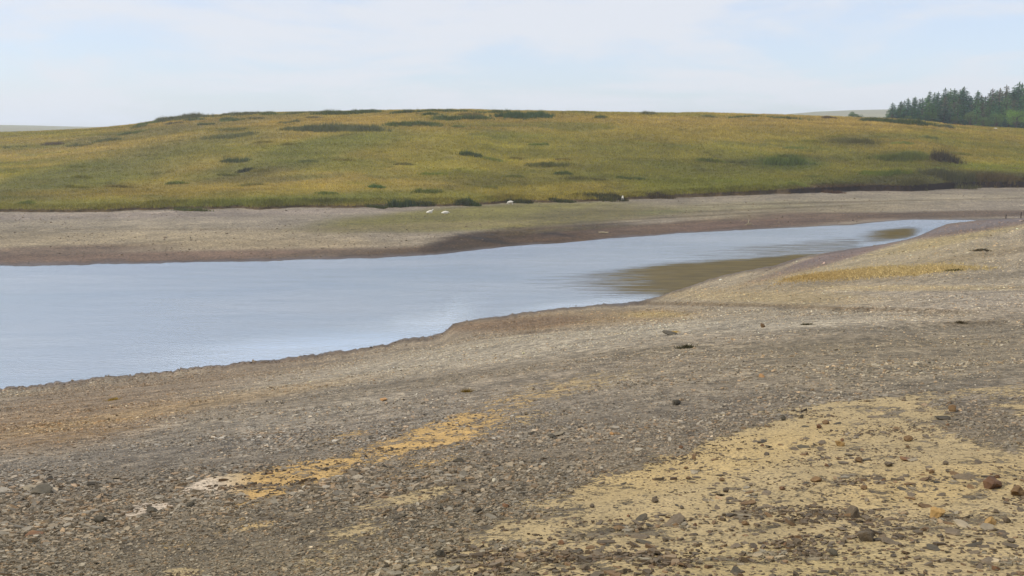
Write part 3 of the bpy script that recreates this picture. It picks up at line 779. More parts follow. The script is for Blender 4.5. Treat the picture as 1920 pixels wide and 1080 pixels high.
Vc, Fc, Cc = chip_batch(np.stack([X, Y, Z + 0.02], -1), np.zeros((n, 2)), size, size * 0.2, np.clip(alb(128, 112, 92) * g, 0.02, 0.5))
me = make_mesh('rubble', Vc, Fc, MAT_CHIP, None, False, dict(col=Cc))
link('rubble', me, kind='stuff', label='small stones strewn over the far beach and along the near waterline', category='rubble')

# ------------------------------------------------------------------ grass
def blades(P, H, W, colr, lean=0.35, per=4, spread=0.25):
    """P (n,3) tuft feet; each tuft is `per` tapered blades"""
    n = len(P)
    P = np.repeat(P, per, 0); H = np.repeat(H, per) * rng.uniform(0.6, 1.15, n * per); W = np.repeat(W, per)
    colr = np.repeat(colr, per, 0) * rng.lognormal(0, 0.13, (n * per, 1))
    m = n * per
    th = rng.uniform(0, 2 * np.pi, m); la = rng.normal(0, lean, m); lb = rng.normal(0, lean, m)
    off = rng.normal(0, 1, (m, 2)) * (spread if np.isscalar(spread) else np.repeat(spread, per)[:, None])
    B = P.copy(); B[:, :2] += off; B[:, 2] -= 0.04
    dx, dy = np.cos(th) * W * 0.5, np.sin(th) * W * 0.5
    v0 = B - np.stack([dx, dy, 0 * dx], -1); v1 = B + np.stack([dx, dy, 0 * dx], -1)
    v2 = B + np.stack([la * H, lb * H, H], -1)
    Vv = np.stack([v0, v1, v2], 1).reshape(-1, 3)
    F = np.arange(m * 3).reshape(-1, 3)
    return Vv, F, np.repeat(colr, 3, 0)
MAT_BLADE = blade_material('grass_blades')
MAT_RUSH = blade_material('rush_blades', 0.25)
n = 120000
r = rng.uniform(first_row['BT'], first_row['PC'] - 8, n)
r[:9000] = rng.uniform(first_row['BT'] - 0.5, first_row['BT'] + 4, 9000)
c = rng.uniform(cA, cB, n)
X, Y, Z = grid_sample(GX, r, c), grid_sample(GY, r, c), grid_sample(GZ, r, c)
px, py = proj(X, Y, Z)
hcol = hill_color(X, Y, Z, px, py) * 1.74
mott = fbm(X * 0.5, Y * 0.5, 701, 3) * 0.7 + fbm(X * 0.11, Y * 0.2, 703, 4, 0.65) * 0.9
hcol = hcol * (1 + 0.34 * mott[:, None])
hcol[:9000] *= 0.78
edge_h = np.where(np.arange(n) < 9000, 1.0 + 1.3 * np.clip(fbm(X * 0.16, Y * 0.16, 705, 3) * 2, -0.2, 1), 1.0)
gapm = (px > 1480) & (px < 1900) & (np.arange(n) < 9000) & (fbm(X * 0.12, Y * 0.12, 707, 3) > -0.05)
H = np.where(gapm, 0.05, 1) * edge_h * rng.uniform(0.22, 0.50, n) * (1 + 0.35 * mott) * np.clip(Y / 190, 0.8, 1.35)
W = np.clip(Y / 170, 0.9, 2.2) * 0.13
Vg, Fg, Cg = blades(np.stack([X, Y, Z], -1), H, W, hcol, 0.45, 4, 0.28)
me = make_mesh('grass', Vg, Fg, MAT_BLADE, None, False, dict(col=Cg))
link('grass', me, kind='stuff', label='rough yellow green moorland grass covering the hillside', category='grass')
# short sward on the flat by the far beach
n = 26000
r = rng.uniform(first_row['BM'] - 20, first_row['GL'], n); c = rng.uniform(cA, cB, n)
X, Y, Z = grid_sample(GX, r, c), grid_sample(GY, r, c), grid_sample(GZ, r, c)
px, py = proj(X, Y, Z)
m = np.maximum(1 - sstep(0.75, 1.05, ell(px, py, 930, 406, 320, 20, -3)), 1 - sstep(0.7, 1.1, ell(px, py, 1180, 396, 110, 8, -3)))
kk = rng.uniform(0, 1, n) < m * 0.55
X, Y, Z = X[kk], Y[kk], Z[kk]; n = len(X)
Vg, Fg, Cg = blades(np.stack([X, Y, Z], -1), rng.uniform(0.03, 0.09, n), np.full(n, 0.2), np.tile(alb(120, 118, 60) * 1.35, (n, 1)) * rng.lognormal(0, 0.15, (n, 1)), 0.6, 3, 0.35)
me = make_mesh('turf', Vg, Fg, MAT_BLADE, None, False, dict(col=Cg))
link('turf', me, kind='stuff', label='short cropped grass on the flat where sheep lie', category='turf')

# ------------------------------------------------------------------ rush clumps and scrub on the hill
G_RUSH = (80, 88, 48); G_GREY = (96, 96, 62); G_BRN = (76, 64, 46); G_EDGE = (70, 72, 42)
# x, base y, width px, height px, blade height m, colour, label, group
CL = [
 (328, 226, 84, 8, 1.2, G_GREY, 'long dark rush bed on the left shoulder of the hill skyline', None),
 (457, 217, 100, 6, 1.0, G_GREY, 'thin dark rush strip along the skyline left of the hill top', None),
 (582, 212, 60, 4, 0.9, G_GREY, 'narrow strip of rushes on the skyline just left of the broad crest bed', None),
 (657, 215, 104, 7, 1.0, G_RUSH, 'broad dark rush bed just below the hill crest', None),
 (757, 212, 54, 7, 1.5, G_RUSH, 'humped dark rush clump standing highest on the skyline', None),
 (840, 210, 112, 4, 0.9, G_RUSH, 'low broken line of rushes along the crest between two taller clumps', None),
 (924, 212, 60, 6, 1.2, G_RUSH, 'flat topped dark rush clump at the right end of the crest line', None),
 (985, 223, 80, 10, 1.3, (66, 80, 46), 'oval dark green rush bed on its own just below the crest', None),
 (809, 217, 28, 6, 1.0, G_RUSH, 'small rush tuft between the crest line and the slanting rush bed', None),
 (773, 237, 104, 8, 1.0, G_RUSH, 'slanting lower left arm of the dark rush bed below the crest', None),
 (838, 226, 48, 9, 1.1, G_RUSH, 'middle hump of the slanting rush bed below the crest', None),
 (888, 224, 56, 8, 1.0, G_RUSH, 'right end of the slanting rush bed below the crest', None),
 (632, 250, 130, 16, 0.9, (90, 92, 62), 'large dull green rush bed on the upper slope', None),
 (568, 246, 70, 8, 0.8, G_GREY, 'thin ragged rushes trailing left of the large dull rush bed', None),
 (538, 232, 32, 6, 0.9, G_GREY, 'small grey green tuft above the large dull rush bed', None),
 (434, 245, 40, 6, 0.9, G_GREY, 'upper of two small rush tufts on the left upper slope', None),
 (432, 260, 66, 9, 0.9, G_GREY, 'lower wider of two rush tufts on the left upper slope', None),
 (197, 266, 42, 8, 0.9, G_GREY, 'rush tuft on the far left slope, rightmost of a row of three', None),
 (145, 275, 36, 6, 0.9, G_GREY, 'middle tuft of the row of three on the far left slope', None),
 (98, 273, 28, 7, 0.9, (96, 84, 64), 'brownish tuft, leftmost of the row of three on the far left slope', None),
 (22, 278, 44, 5, 0.7, G_GREY, 'flat rush patch at the left edge of the hill', None),
 (1125, 223, 18, 6, 1.1, G_RUSH, 'single round rush tuft just below the middle of the skyline', None),
 (1218, 215, 18, 4, 1.3, G_GREY, 'single round tuft breaking the skyline right of the middle', None),
 (1434, 221, 152, 5, 1.1, G_RUSH, 'long low rush strip on the skyline right of the middle', None),
 (1330, 220, 14, 3, 0.8, G_GREY, 'tiny rush tuft at the left end of the long skyline strip', None),
 (1557, 223, 14, 4, 0.9, G_BRN, 'tiny brown tuft on the crest before the distant ridge', None),
 (1686, 233, 112, 10, 1.4, (68, 76, 38), 'dense dark rush bed on the crest in front of the conifers', None),
 (1773, 240, 26, 6, 0.9, G_GREY, 'small rush tuft on the crest right of the dense bed', None),
 (1797, 234, 12, 4, 1.1, G_BRN, 'tiny reddish brown tuft against the foot of the trees', None),
 (884, 294, 28, 11, 1.2, (70, 78, 42), 'lone round rush clump in the middle of the slope', 'x'),
 (440, 306, 44, 12, 1.0, (80, 86, 56), 'dull rush clump, upper of the pair on the left middle slope', None),
 (459, 323, 26, 7, 1.0, (76, 76, 52), 'small dark rush clump, lower of the pair on the left middle slope', None),
 (706, 353, 14, 7, 0.9, (74, 92, 46), 'tiny bright green tuft low on the slope left of the middle', None),
 (800, 363, 40, 8, 0.8, (86, 92, 44), 'low green rush tuft above the two lying sheep', None),
 (1024, 313, 60, 9, 0.8, (88, 88, 48), 'long soft rush patch on the slope right of the lone clump', None),
 (1053, 328, 18, 8, 0.9, G_RUSH, 'small dark tuft under the long soft rush patch', None),
 (1183, 338, 44, 7, 0.8, G_RUSH, 'low dark rush tuft above the golden grass strip', None),
 (1100, 338, 90, 4, 0.6, (92, 88, 48), 'thin dark rush line above the golden grass strip', None),
 (1478, 312, 66, 14, 0.9, (80, 90, 42), 'soft green rush clump low on the right slope', None),
 (1480, 296, 40, 6, 0.8, (86, 90, 46), 'thin rush patch just above the soft green clump on the right slope', None),
 (1335, 305, 50, 6, 0.8, (88, 92, 44), 'flat rush patch in the middle of the right slope', None),
 (1600, 270, 66, 10, 0.9, (92, 88, 50), 'dull brownish rush patch on the upper right slope', None),
 (1696, 302, 90, 14, 1.0, (82, 86, 40), 'broad dark green rush bed on the right slope', None),
 (1774, 306, 46, 20, 1.5, (66, 58, 38), 'dark brown scrub bush at the right end of the broad rush bed', None),
 (1660, 330, 80, 9, 0.9, (84, 92, 38), 'green rush tufts low on the slope above the peat bank', None),
 (1790, 342, 90, 14, 1.0, (74, 72, 46), 'brown green scrub spilling over the right end of the bank', None),
 (1715, 347, 50, 9, 0.9, (76, 72, 40), 'low rushes overhanging the dark peat bank', None),
 (1876, 346, 80, 10, 0.9, (80, 68, 42), 'brownish scrub on the bank at the right edge', None),
 (1240, 373, 36, 9, 0.8, (74, 62, 42), 'brown heathery tuft hanging over the beach right of the half hidden sheep', None),
 (752, 389, 28, 14, 1.5, (60, 70, 40), 'tall dark rush clump standing alone at the beach edge', None),
 (706, 390, 24, 9, 1.0, G_EDGE, 'rush clump at the beach edge just left of the tall dark one', None),
 (797, 387, 24, 8, 0.9, G_EDGE, 'small rush clump at the grass edge above the left lying sheep', None),
 (868, 386, 16, 9, 1.1, (62, 64, 38), 'left half of the twin rush clump on the beach edge', None),
 (884, 386, 16, 10, 1.1, (60, 68, 38), 'right half of the twin rush clump on the beach edge', None),
 (975, 381, 42, 9, 1.1, (66, 66, 36), 'rush clump directly behind the grazing sheep', None),
 (1053, 380, 44, 7, 0.9, G_EDGE, 'low rush clump on the grass edge right of the grazing sheep', None),
 (1124, 377, 48, 11, 1.1, (72, 70, 38), 'broad dark rush clump on the beach edge left of the half hidden sheep', None),
 (1155, 376, 26, 9, 1.1, (66, 62, 36), 'dark rush clump half covering a standing sheep', None),
 (355, 396, 56, 8, 0.8, (82, 84, 44), 'low spreading rush clump on the left grass edge', None),
 (1565, 363, 22, 6, 0.6, (86, 66, 50), 'small fallen brown turf tuft on the beach below the peat bank', None),
]
rs_ = np.random.default_rng(5)
for k in range(54):
    x_ = rs_.uniform(20, 1900); f_ = rs_.uniform(0.06, 0.93) ** 0.8
    y_ = interp_px(CREST, x_) * (1 - f_) + interp_px(GRASS_LINE, x_) * f_
    if any(abs(x_ - c_[0]) < c_[2] * 0.5 + 14 and abs(y_ - c_[1]) < 12 for c_ in CL): continue
    CL.append((x_, y_, rs_.uniform(12, 34), rs_.uniform(3, 6), 0.7, (rs_.uniform(100, 116), rs_.uniform(100, 112), rs_.uniform(48, 62)), 'small soft tuft of rushes half lost in the hillside grass', 'small'))
for k in range(16):
    x_ = rs_.uniform(230, 960); y_ = interp_px(CREST, x_) + rs_.uniform(2, 16)
    if any(abs(x_ - c_[0]) < c_[2] * 0.4 and abs(y_ - c_[1]) < 4 for c_ in CL): continue
    CL.append((x_, y_, rs_.uniform(16, 46), rs_.uniform(3, 6), 1.0, (rs_.uniform(86, 104), rs_.uniform(88, 102), rs_.uniform(52, 64)), 'small ragged rush tuft near the left half of the hill crest', 'small'))
for (x, y, w, h, bh, colr, lab, _g) in CL:
    p = ground_px(x, y, 'BM', 'CR')
    wm = w / FPX * p.y
    # depth so that the bed covers the height it has in the picture
    slope_px = 0.13 + 0.02
    hm = h / FPX * p.y
    depth = max(1.0, min((hm - bh * 0.8) / 0.085, wm * 0.9, 14)) if hm > bh * 0.8 else max(0.8, min(wm * 0.35, 3))
    bh = min(max(bh, hm * (1.25 if y < 230 else 1.0)), 2.6); depth = min(depth, max(1.2, wm * 0.5), 9)
    nb = int(np.clip(wm * depth * 9, 160, 1100))
    uu = rng.uniform(0, 1, nb) ** 0.6; aa = rng.uniform(0, 2 * np.pi, nb)
    lump = 1 + 0.35 * np.sin(aa * 3 + x) + 0.25 * np.sin(aa * 7 + y) + rng.exponential(0.12, nb)
    nh = int(np.clip(wm / max(depth, 2.0) * 2, 2, 9)); hump = rng.integers(0, nh, nb)
    hx_ = (np.linspace(-0.36, 0.36, nh) + rng.uniform(-0.05, 0.05, nh)) * wm; hs = rng.uniform(0.75, 1.25, nh); hyy = rng.uniform(-0.22, 0.22, nh) * depth
    rx_ = wm * 1.15 / nh
    dx = hx_[hump] + uu * np.cos(aa) * rx_ * hs[hump] * lump; dy = hyy[hump] + uu * np.sin(aa) * depth * 0.38 * lump + depth * 0.5
    gz = ground_xy(p.x + dx, p.y + dy)
    prof = (1 - 0.45 * uu ** 2) * hs[hump] * (1 + 0.3 * fbm(dx * 0.4 + x, dy * 0.4, 811, 2))
    PP = np.stack([dx, dy, gz - p.z], -1)
    cl = np.tile(alb(*colr) * 2.1, (nb, 1)) * (1 + 0.35 * fbm(dx * 0.5 + x, dy * 0.5, 813, 3))[:, None]
    Vb, Fb, Cb = blades(PP, bh * prof * rng.uniform(0.7, 1.1, nb), np.full(nb, 0.16 * p.y / 200), cl, 0.20, 4, 0.22)
    nm = 'scrub_bush' if 'scrub' in lab else ('turf_tuft' if ('turf' in lab or 'heathery' in lab) else 'rush_clump')
    cat = 'bush' if nm == 'scrub_bush' else ('grass tuft' if nm == 'turf_tuft' else 'rushes')
    me = make_mesh(nm, Vb, Fb, MAT_RUSH, None, False, dict(col=Cb))
    o = link(nm, me, None, label=lab, category=cat, group='small rush tufts in the hillside grass' if _g == 'small' else 'rush clumps on the hillside')
    o.location = p
# straw coloured patch on the near gravel bar
STRAW = alb(204, 182, 132) * 1.1
p = ground_px(1640, 512, 'N4', 'NS')
nb = 9000
xs = rng.uniform(1500, 1800, nb); 
cyl = np.interp(xs, [1500, 1560, 1640, 1720, 1800], [520, 517, 511, 507, 503])
wl_ = np.interp(xs, [1500, 1530, 1640, 1720, 1800], [2, 6, 9, 6, 2])
ys = cyl + rng.normal(0, 0.55, nb) * wl_ + 2.5 * fbm(xs * 0.03, xs * 0, 831, 3)
pts = []
for a, b in zip(xs[:1700], ys[:1700]): pts.append(tuple(ground_px(a, b, 'N4', 'NS')))
pts = np.array(pts); pts = np.repeat(pts, 5, 0) + np.concatenate([rng.normal(0, 0.8, (len(pts) * 5, 2)), np.zeros((len(pts) * 5, 1))], 1)
pxs, _ = proj(pts[:, 0], pts[:, 1], pts[:, 2])
cl = np.tile(STRAW, (len(pts), 1)) * rng.lognormal(0, 0.2, (len(pts), 1))
dk = (1 - sstep(1520, 1700, pxs))[:, None] * 0.4
cl = cl * (1 - dk) + alb(160, 124, 56) * 1.2 * dk
pts[:, 2] = ground_xy(pts[:, 0], pts[:, 1]) 
Vb, Fb, Cb = blades(pts - np.array(p), rng.uniform(0.04, 0.16, len(pts)), np.full(len(pts), 0.06), cl, 0.9, 5, 0.3)
me = make_mesh('dry_grass_patch', Vb, Fb, MAT_BLADE, None, False, dict(col=Cb))
o = link('dry_grass_patch', me, None, label='long straw yellow patch of dry grass on the grey gravel bar', category='grass patch')
o.location = p

# ------------------------------------------------------------------ stones one can tell apart
def rock_mesh(name, mat, dims, seed, rough=0.22, flat=0.0, cuts=5):
    """a split, angular stone: a subdivided ball cut by random planes"""
    rs = np.random.default_rng(seed)
    import bmesh
    bm = bmesh.new()
    bmesh.ops.create_icosphere(bm, subdivisions=3, radius=1.0)
    planes = []
    for _ in range(cuts + 5):
        nrm = rs.normal(0, 1, 3); nrm /= np.linalg.norm(nrm)
        planes.append((nrm, rs.uniform(0.55, 0.85)))
    if flat: planes += [(np.array([0, 0, 1.0]), 0.5), (np.array([0, 0, -1.0]), 0.6)]
    off = rs.uniform(0, 50, 3)
    for v in bm.verts:
        q = np.array(v.co)
        for nrm, d in planes:
            e = q @ nrm - d
            if e > 0: q = q - nrm * e
        nz = vnoise(np.array([q[0] * 3 + off[0]]), np.array([q[1] * 3 + q[2] * 2 + off[1]]), seed)[0] - 0.5
        q = q * (1 + rough * nz)
        v.co = (q[0] * dims[0] / 2, q[1] * dims[1] / 2, q[2] * dims[2] / 2)
    me = bpy.data.meshes.new(name); bm.to_mesh(me); bm.free()
    for pl in me.polygons: pl.use_smooth = False
    me.materials.append(mat)
    return me
MS = {k: stone_material('stone_' + k, alb(*c) * 1.1, 0.3, w) for k, c, w in (
    ('grey', (106, 94, 78), 0.15), ('brown', (114, 90, 62), 0.4), ('rust', (112, 82, 58), 0.25), ('tan', (168, 136, 86), 0.3),
    ('pale', (146, 134, 114), 0.1), ('orange', (176, 136, 92), 0.4), ('dark', (80, 74, 62), 0.1), ('white', (190, 180, 160), 0.0))}
# x, base y, width px, height px, tone, flat, label
ST = [
 (1856, 910, 42, 24, 'rust', 0, 'large rust brown wedge shaped stone, biggest on the sand'),
 (1598, 966, 28, 24, 'grey', 0, 'blocky grey brown stone standing upright on the sand'),
 (1757, 966, 30, 22, 'tan', 0, 'tan pointed stone among grey slates right of the upright block'),
 (1857, 980, 22, 16, 'tan', 0, 'round tan stone right of the tan pointed one'),
 (1910, 925, 30, 18, 'brown', 0, 'smooth brown stone at the right edge of the picture'),
 (1530, 902, 20, 11, 'brown', 0, 'rounded brown stone left of the middle of the sandy area'),
 (1575, 833, 20, 12, 'tan', 0, 'rounded tan stone in the row of slates high on the sand'),
 (1536, 802, 12, 9, 'rust', 0, 'small rusty stone high on the sand near its upper edge'),
 (1548, 794, 16, 8, 'brown', 0, 'small brown stone touching the rusty one near the upper edge of sand'),
 (1468, 787, 12, 9, 'dark', 0, 'small dark stone on the upper left margin of the sand'),
 (1503, 783, 8, 8, 'dark', 0, 'tiny dark stone on the upper margin of the sand'),
 (1300, 860, 14, 9, 'brown', 0, 'small brown stone on the left part of the yellow sand'),
 (1277, 840, 12, 8, 'rust', 0, 'small rust stone where gravel gives way to yellow sand'),
 (1562, 1038, 18, 14, 'dark', 0, 'round dark stone near the bottom of the sand'),
 (1495, 1018, 18, 14, 'grey', 0, 'stubby grey stone left of the round dark one'),
 (1785, 768, 18, 14, 'brown', 0, 'brown stone at the top right of the sand'),
 (1766, 785, 26, 9, 'dark', 1, 'dark tilted slate below the brown stone at the sand top right'),
 (1697, 862, 22, 10, 'rust', 1, 'reddish brown slate on the right middle of the sand'),
 (947, 950, 14, 10, 'rust', 0, 'red brown stone in the gravel left of the main sand'),
 (895, 960, 18, 10, 'dark', 0, 'dark lump of stone left of the red brown one'),
 (927, 902, 12, 8, 'white', 0, 'tiny white stone at the edge of the yellow sand'),
 (825, 1040, 18, 14, 'dark', 0, 'dark pointed stone in coarse gravel near the bottom'),
 (1096, 1066, 22, 12, 'grey', 0, 'grey brown rounded stone at the bottom of the middle sand'),
 (1267, 755, 22, 12, 'dark', 0, 'olive dark boulder alone on the middle gravel'),
 (1428, 706, 14, 7, 'orange', 0, 'small pale orange stone on the right middle gravel'),
 (720, 750, 18, 9, 'orange', 1, 'pale orange stone on the left middle gravel'),
 (1046, 814, 36, 7, 'pale', 1, 'thin pale split slab with dark underside in the gravel'),
 (1034, 819, 20, 8, 'dark', 0, 'dark stone under the thin pale split slab'),
 (1147, 814, 10, 7, 'orange', 0, 'tiny orange stone right of the pale split slab'),
 (189, 977, 22, 14, 'dark', 0, 'dark round stone below the pale sand streak'),
 (78, 922, 44, 15, 'dark', 1, 'dark tilted slate slab at the left among grey gravel'),
 (60, 916, 34, 8, 'pale', 1, 'pale flat slate lying beside the dark slab at left'),
 (286, 958, 24, 12, 'dark', 0, 'dark stone sitting on the pale sand streak'),
 (357, 949, 20, 11, 'dark', 0, 'dark stone at the right end of the pale sand streak'),
 (66, 1003, 30, 10, 'rust', 1, 'rust coloured slate in the dark gravel at lower left'),
 (1258, 627, 34, 9, 'dark', 1, 'dark flat stone with a yellow cap on the grey gravel ridge'),
 (860, 865, 22, 9, 'dark', 0, 'dark stone between the orange sand streaks'),
 (1430, 613, 10, 10, 'brown', 0, 'small brown cone shaped stone on the gravel ridge'),
 (1785, 1000, 34, 10, 'grey', 1, 'wide grey slate in the heap at the lower right'),
 (1805, 985, 36, 9, 'pale', 1, 'pale grey slate on top of the heap at the lower right'),
 (1850, 990, 30, 9, 'pale', 1, 'pale broad slate at the right side of the heap'),
]
for i, (x, y, w, h, tone, flat, lab) in enumerate(ST):
    p = ground_px(x, y + (1 if h < 12 else 3))
    d = math.sqrt(p.x ** 2 + p.y ** 2 + (HC - p.z) ** 2)
    wm, hm = w / FPX * d, h / FPX * d
    me = rock_mesh('stone' if not flat else 'slate', MS[tone], (wm, wm * 0.75, hm * (1.15 if not flat else 0.8)), 900 + i, 0.3, flat)
    o = link('stone' if not flat else 'slate', me, None, label=lab, category='stone', group='stones one by one on the near shore')
    o.location = p + Vector((0, 0, hm * 0.30))
    o.rotation_euler = (random.uniform(-0.15, 0.15), random.uniform(-0.15, 0.15), random.uniform(0, 6.28))
# loose slates on the sand: seven shapes copied
protos = []
for q in range(9):
    kind = 'slate' if q < 6 else 'stone'
    dims = (1, 0.72, 0.16 + 0.05 * (q % 3)) if q < 6 else (1, 0.8, 0.62)
    tone = ('grey', 'grey', 'brown', 'grey', 'dark', 'pale', 'brown', 'rust', 'grey')[q]
    protos.append((kind, rock_mesh(kind, MS[tone], dims, 700 + q, 0.3, 1 if q < 6 else 0)))
LOOSE = 262
placed = 0
taken = [(s[0], s[1]) for s in ST]
first = {}
clusters = [(1395, 930), (1530, 860), (1750, 990), (1560, 840), (1650, 905), (1820, 900), (1700, 915), (1270, 975), (1180, 990), (1420, 980), (1610, 1000), (1880, 1060), (1870, 1000), (1600, 800), (1450, 835), (1350, 900), (1700, 845), (1130, 1030), (1770, 880)]
tries = 0
while placed < LOOSE and tries < 9000:
    tries += 1
    if random.random() < 0.62:
        a, b = random.choice(clusters)
        x = random.gauss(a, 42); y = random.gauss(b, 14)
    else:
        x = random.uniform(1000, 1915); y = random.uniform(770, 1075)
    if y > 1078 or x > 1925 or y < 0.0 + 1130 - 0.21 * x - 90 * (x > 1400): continue
    if y < 1015 - 0.16 * x - (x - 960) * 0.04: continue
    if min((abs(x - u) / 15 + abs(y - v) / 5) for u, v in taken[-300:]) < 1: continue
    taken.append((x, y))
    q = random.choices(range(9), [5, 5, 3, 5, 3, 1, 2, 1.5, 2])[0]
    kind, me = protos[q]
    p = ground_px(x, y)
    d = math.sqrt(p.x ** 2 + p.y ** 2 + (HC - p.z) ** 2)
    wpx = random.lognormvariate(math.log(16 if kind == 'slate' else 12), 0.36) * (0.7 + 0.5 * (y - 740) / 340)
    wm = wpx / FPX * d
    if q not in first:
        o = link(kind, me); first[q] = o
    else:
        o = first[q].copy(); C.objects.link(o)
    zone = 'sand' 
    if kind == 'slate':
        o['label'] = {0: 'flat grey slate lying on the yellow sand', 1: 'flat grey slate lying on the yellow sand', 2: 'flat brown slate lying on the yellow sand',
                      3: 'flat grey slate lying on the yellow sand', 4: 'dark thin slate lying on the yellow sand', 5: 'pale flat slate lying on the yellow sand'}[q]
    else:
        o['label'] = {6: 'small rounded brown stone on the yellow sand', 7: 'small rounded rusty stone on the yellow sand', 8: 'small rounded grey stone on the yellow sand'}[q]
    o['category'] = 'stone'; o['group'] = 'loose stones scattered over the yellow sand'
    o.location = p + Vector((0, 0, wm * (0.05 if kind == 'slate' else 0.2)))
    o.scale = (wm, wm * random.uniform(0.75, 1.2), wm * random.uniform(0.8, 1.3))
    o.rotation_euler = (random.gauss(0, 0.16), random.gauss(0, 0.16), random.uniform(0, 6.28))
    placed += 1

# small plants on the gravel
def tuft(x, y, w, h, colr, name, cat, lab, group=None, per=4):
    p = ground_px(x, y)
    wm, hm = w / FPX * p.y, h / FPX * p.y
    nb = 160
    PP = np.stack([rng.normal(0, wm * 0.22, nb), rng.normal(0, wm * 0.15, nb), np.zeros(nb)], -1)
    PP[:, 2] = ground_xy(p.x + PP[:, 0], p.y + PP[:, 1]) - p.z
    cl = np.tile(alb(*colr) * 1.3, (nb, 1)) * rng.lognormal(0, 0.25, (nb, 1))
    Vb, Fb, Cb = blades(PP, rng.uniform(0.4, 1, nb) * hm, np.full(nb, wm * 0.05), cl, 0.5, per, wm * 0.05)
    me = make_mesh(name, Vb, Fb, MAT_RUSH, None, False, dict(col=Cb))
    o = link(name, me, None, label=lab, category=cat, group=group); o.location = p
G2 = 'small plants on the gravel'
tuft(1285, 652, 38, 10, (70, 68, 50), 'weed_tuft', 'plant', 'dark ragged weed on the gravel ridge below the yellow capped stone', G2)
tuft(1513, 609, 26, 7, (66, 64, 46), 'weed_tuft', 'plant', 'dark low weed on the gravel ridge right of the middle', G2)
tuft(1800, 605, 20, 8, (80, 70, 50), 'weed_tuft', 'plant', 'dark weed at the right end of the gravel ridge', G2)
tuft(875, 735, 20, 12, (120, 98, 44), 'weed_tuft', 'plant', 'ochre weed sprouting on the left middle gravel', G2)
tuft(1262, 624, 22, 7, (190, 160, 80), 'grass_tuft', 'grass tuft', 'yellow grass tuft capping the dark flat stone', G2)
tuft(213, 750, 26, 8, (150, 126, 62), 'grass_tuft', 'grass tuft', 'yellowish grass tuft near the left waterline', G2)
tuft(1790, 508, 34, 6, (84, 80, 48), 'weed_tuft', 'plant', 'dark sprigs beside the end of the straw patch', G2)
tuft(1840, 470, 30, 6, (90, 80, 62), 'weed_tuft', 'plant', 'dark sprigs on the upper right gravel bar', G2)

# ------------------------------------------------------------------ sheep
def sheep_mesh(pose):
    """one continuous skinned body; length about 1.15 m, facing +X"""
    if pose == 'graze':
        nodes = {'pel': (-.36, 0, .60, .20), 'mid': (0, 0, .58, .25), 'che': (.32, 0, .58, .21), 'nk': (.50, 0, .50, .12), 'hd': (.62, 0, .27, .085), 'nose': (.68, 0, .12, .045)}
        hoof = 0.0
    elif pose == 'stand':
        nodes = {'pel': (-.36, 0, .60, .20), 'mid': (0, 0, .58, .25), 'che': (.32, 0, .60, .21), 'nk': (.50, 0, .78, .11), 'hd': (.62, 0, .90, .085), 'nose': (.76, 0, .84, .045)}
        hoof = 0.0
    elif pose == 'lie_up':
        nodes = {'pel': (-.38, 0, .20, .22), 'mid': (0, 0, .24, .26), 'che': (.32, 0, .26, .20), 'nk': (.50, 0, .46, .10), 'hd': (.60, 0, .62, .085), 'nose': (.74, 0, .58, .045)}
    else:
        nodes = {'pel': (-.38, 0, .20, .22), 'mid': (0, 0, .24, .26), 'che': (.32, 0, .25, .20), 'nk': (.50, 0, .26, .11), 'hd': (.64, .04, .20, .085), 'nose': (.76, .08, .14, .045)}
    vs, rs, es = [], [], []
    idx = {}
    def add(k, v, r):
        idx[k] = len(vs); vs.append(v); rs.append(r); return idx[k]
    for k, (x, y, z, r_) in nodes.items(): add(k, (x, y, z), r_)
    for a, b in (('pel', 'mid'), ('mid', 'che'), ('che', 'nk'), ('nk', 'hd'), ('hd', 'nose')): es.append((idx[a], idx[b]))
    hx, hy, hz, _ = nodes['hd']
    for sgn in (-1, 1):
        add('ear%d' % sgn, (hx - .04, hy + sgn * .15, hz + .02), .02); es.append((idx['hd'], idx['ear%d' % sgn]))
        if pose in ('graze', 'stand'):
            a = add('fk%d' % sgn, (.30, sgn * .13, .38), .065); b = add('fc%d' % sgn, (.31, sgn * .13, .20), .033); c_ = add('ff%d' % sgn, (.30 + .05 * sgn, sgn * .13, .02), .030)
            es += [(idx['che'], a), (a, b), (b, c_)]
            a = add('hk%d' % sgn, (-.30, sgn * .14, .40), .085); b = add('hc%d' % sgn, (-.42, sgn * .14, .24), .036); c_ = add('hf%d' % sgn, (-.38 - .04 * sgn, sgn * .14, .02), .030)
            es += [(idx['pel'], a), (a, b), (b, c_)]
        else:
            a = add('fk%d' % sgn, (.42, sgn * .15, .10), .05); b = add('fc%d' % sgn, (.30, sgn * .20, .035), .03)
            es += [(idx['che'], a), (a, b)]
            a = add('hk%d' % sgn, (-.25, sgn * .22, .12), .08); b = add('hc%d' % sgn, (-.02, sgn * .27, .04), .032)
            es += [(idx['pel'], a), (a, b)]
    a = add('tail', (-.60, 0, nodes['pel'][2] - .06), .04); es.append((idx['pel'], a))
    me = bpy.data.meshes.new('sheep'); me.from_pydata(vs, es, []); me.update()
    o = bpy.data.objects.new('sheep_tmp', me); C.objects.link(o)
    m = o.modifiers.new('skin', 'SKIN'); m.use_smooth_shade = True
    for v, r_ in zip(me.skin_vertices[0].data, rs): v.radius = (r_, r_)
    me.skin_vertices[0].data[0].use_root = True
    ss = o.modifiers.new('sub', 'SUBSURF'); ss.levels = 2; ss.render_levels = 2
    dg = bpy.context.evaluated_depsgraph_get()
    out = bpy.data.meshes.new_from_object(o.evaluated_get(dg))
    bpy.data.objects.remove(o)
    out.name = 'sheep'; out.materials.clear(); out.materials.append(MAT_WOOL)
    for pl in out.polygons: pl.use_smooth = True
    return out
MAT_WOOL = simple('wool', (0.62, 0.57, 0.46), 14, 0.2)
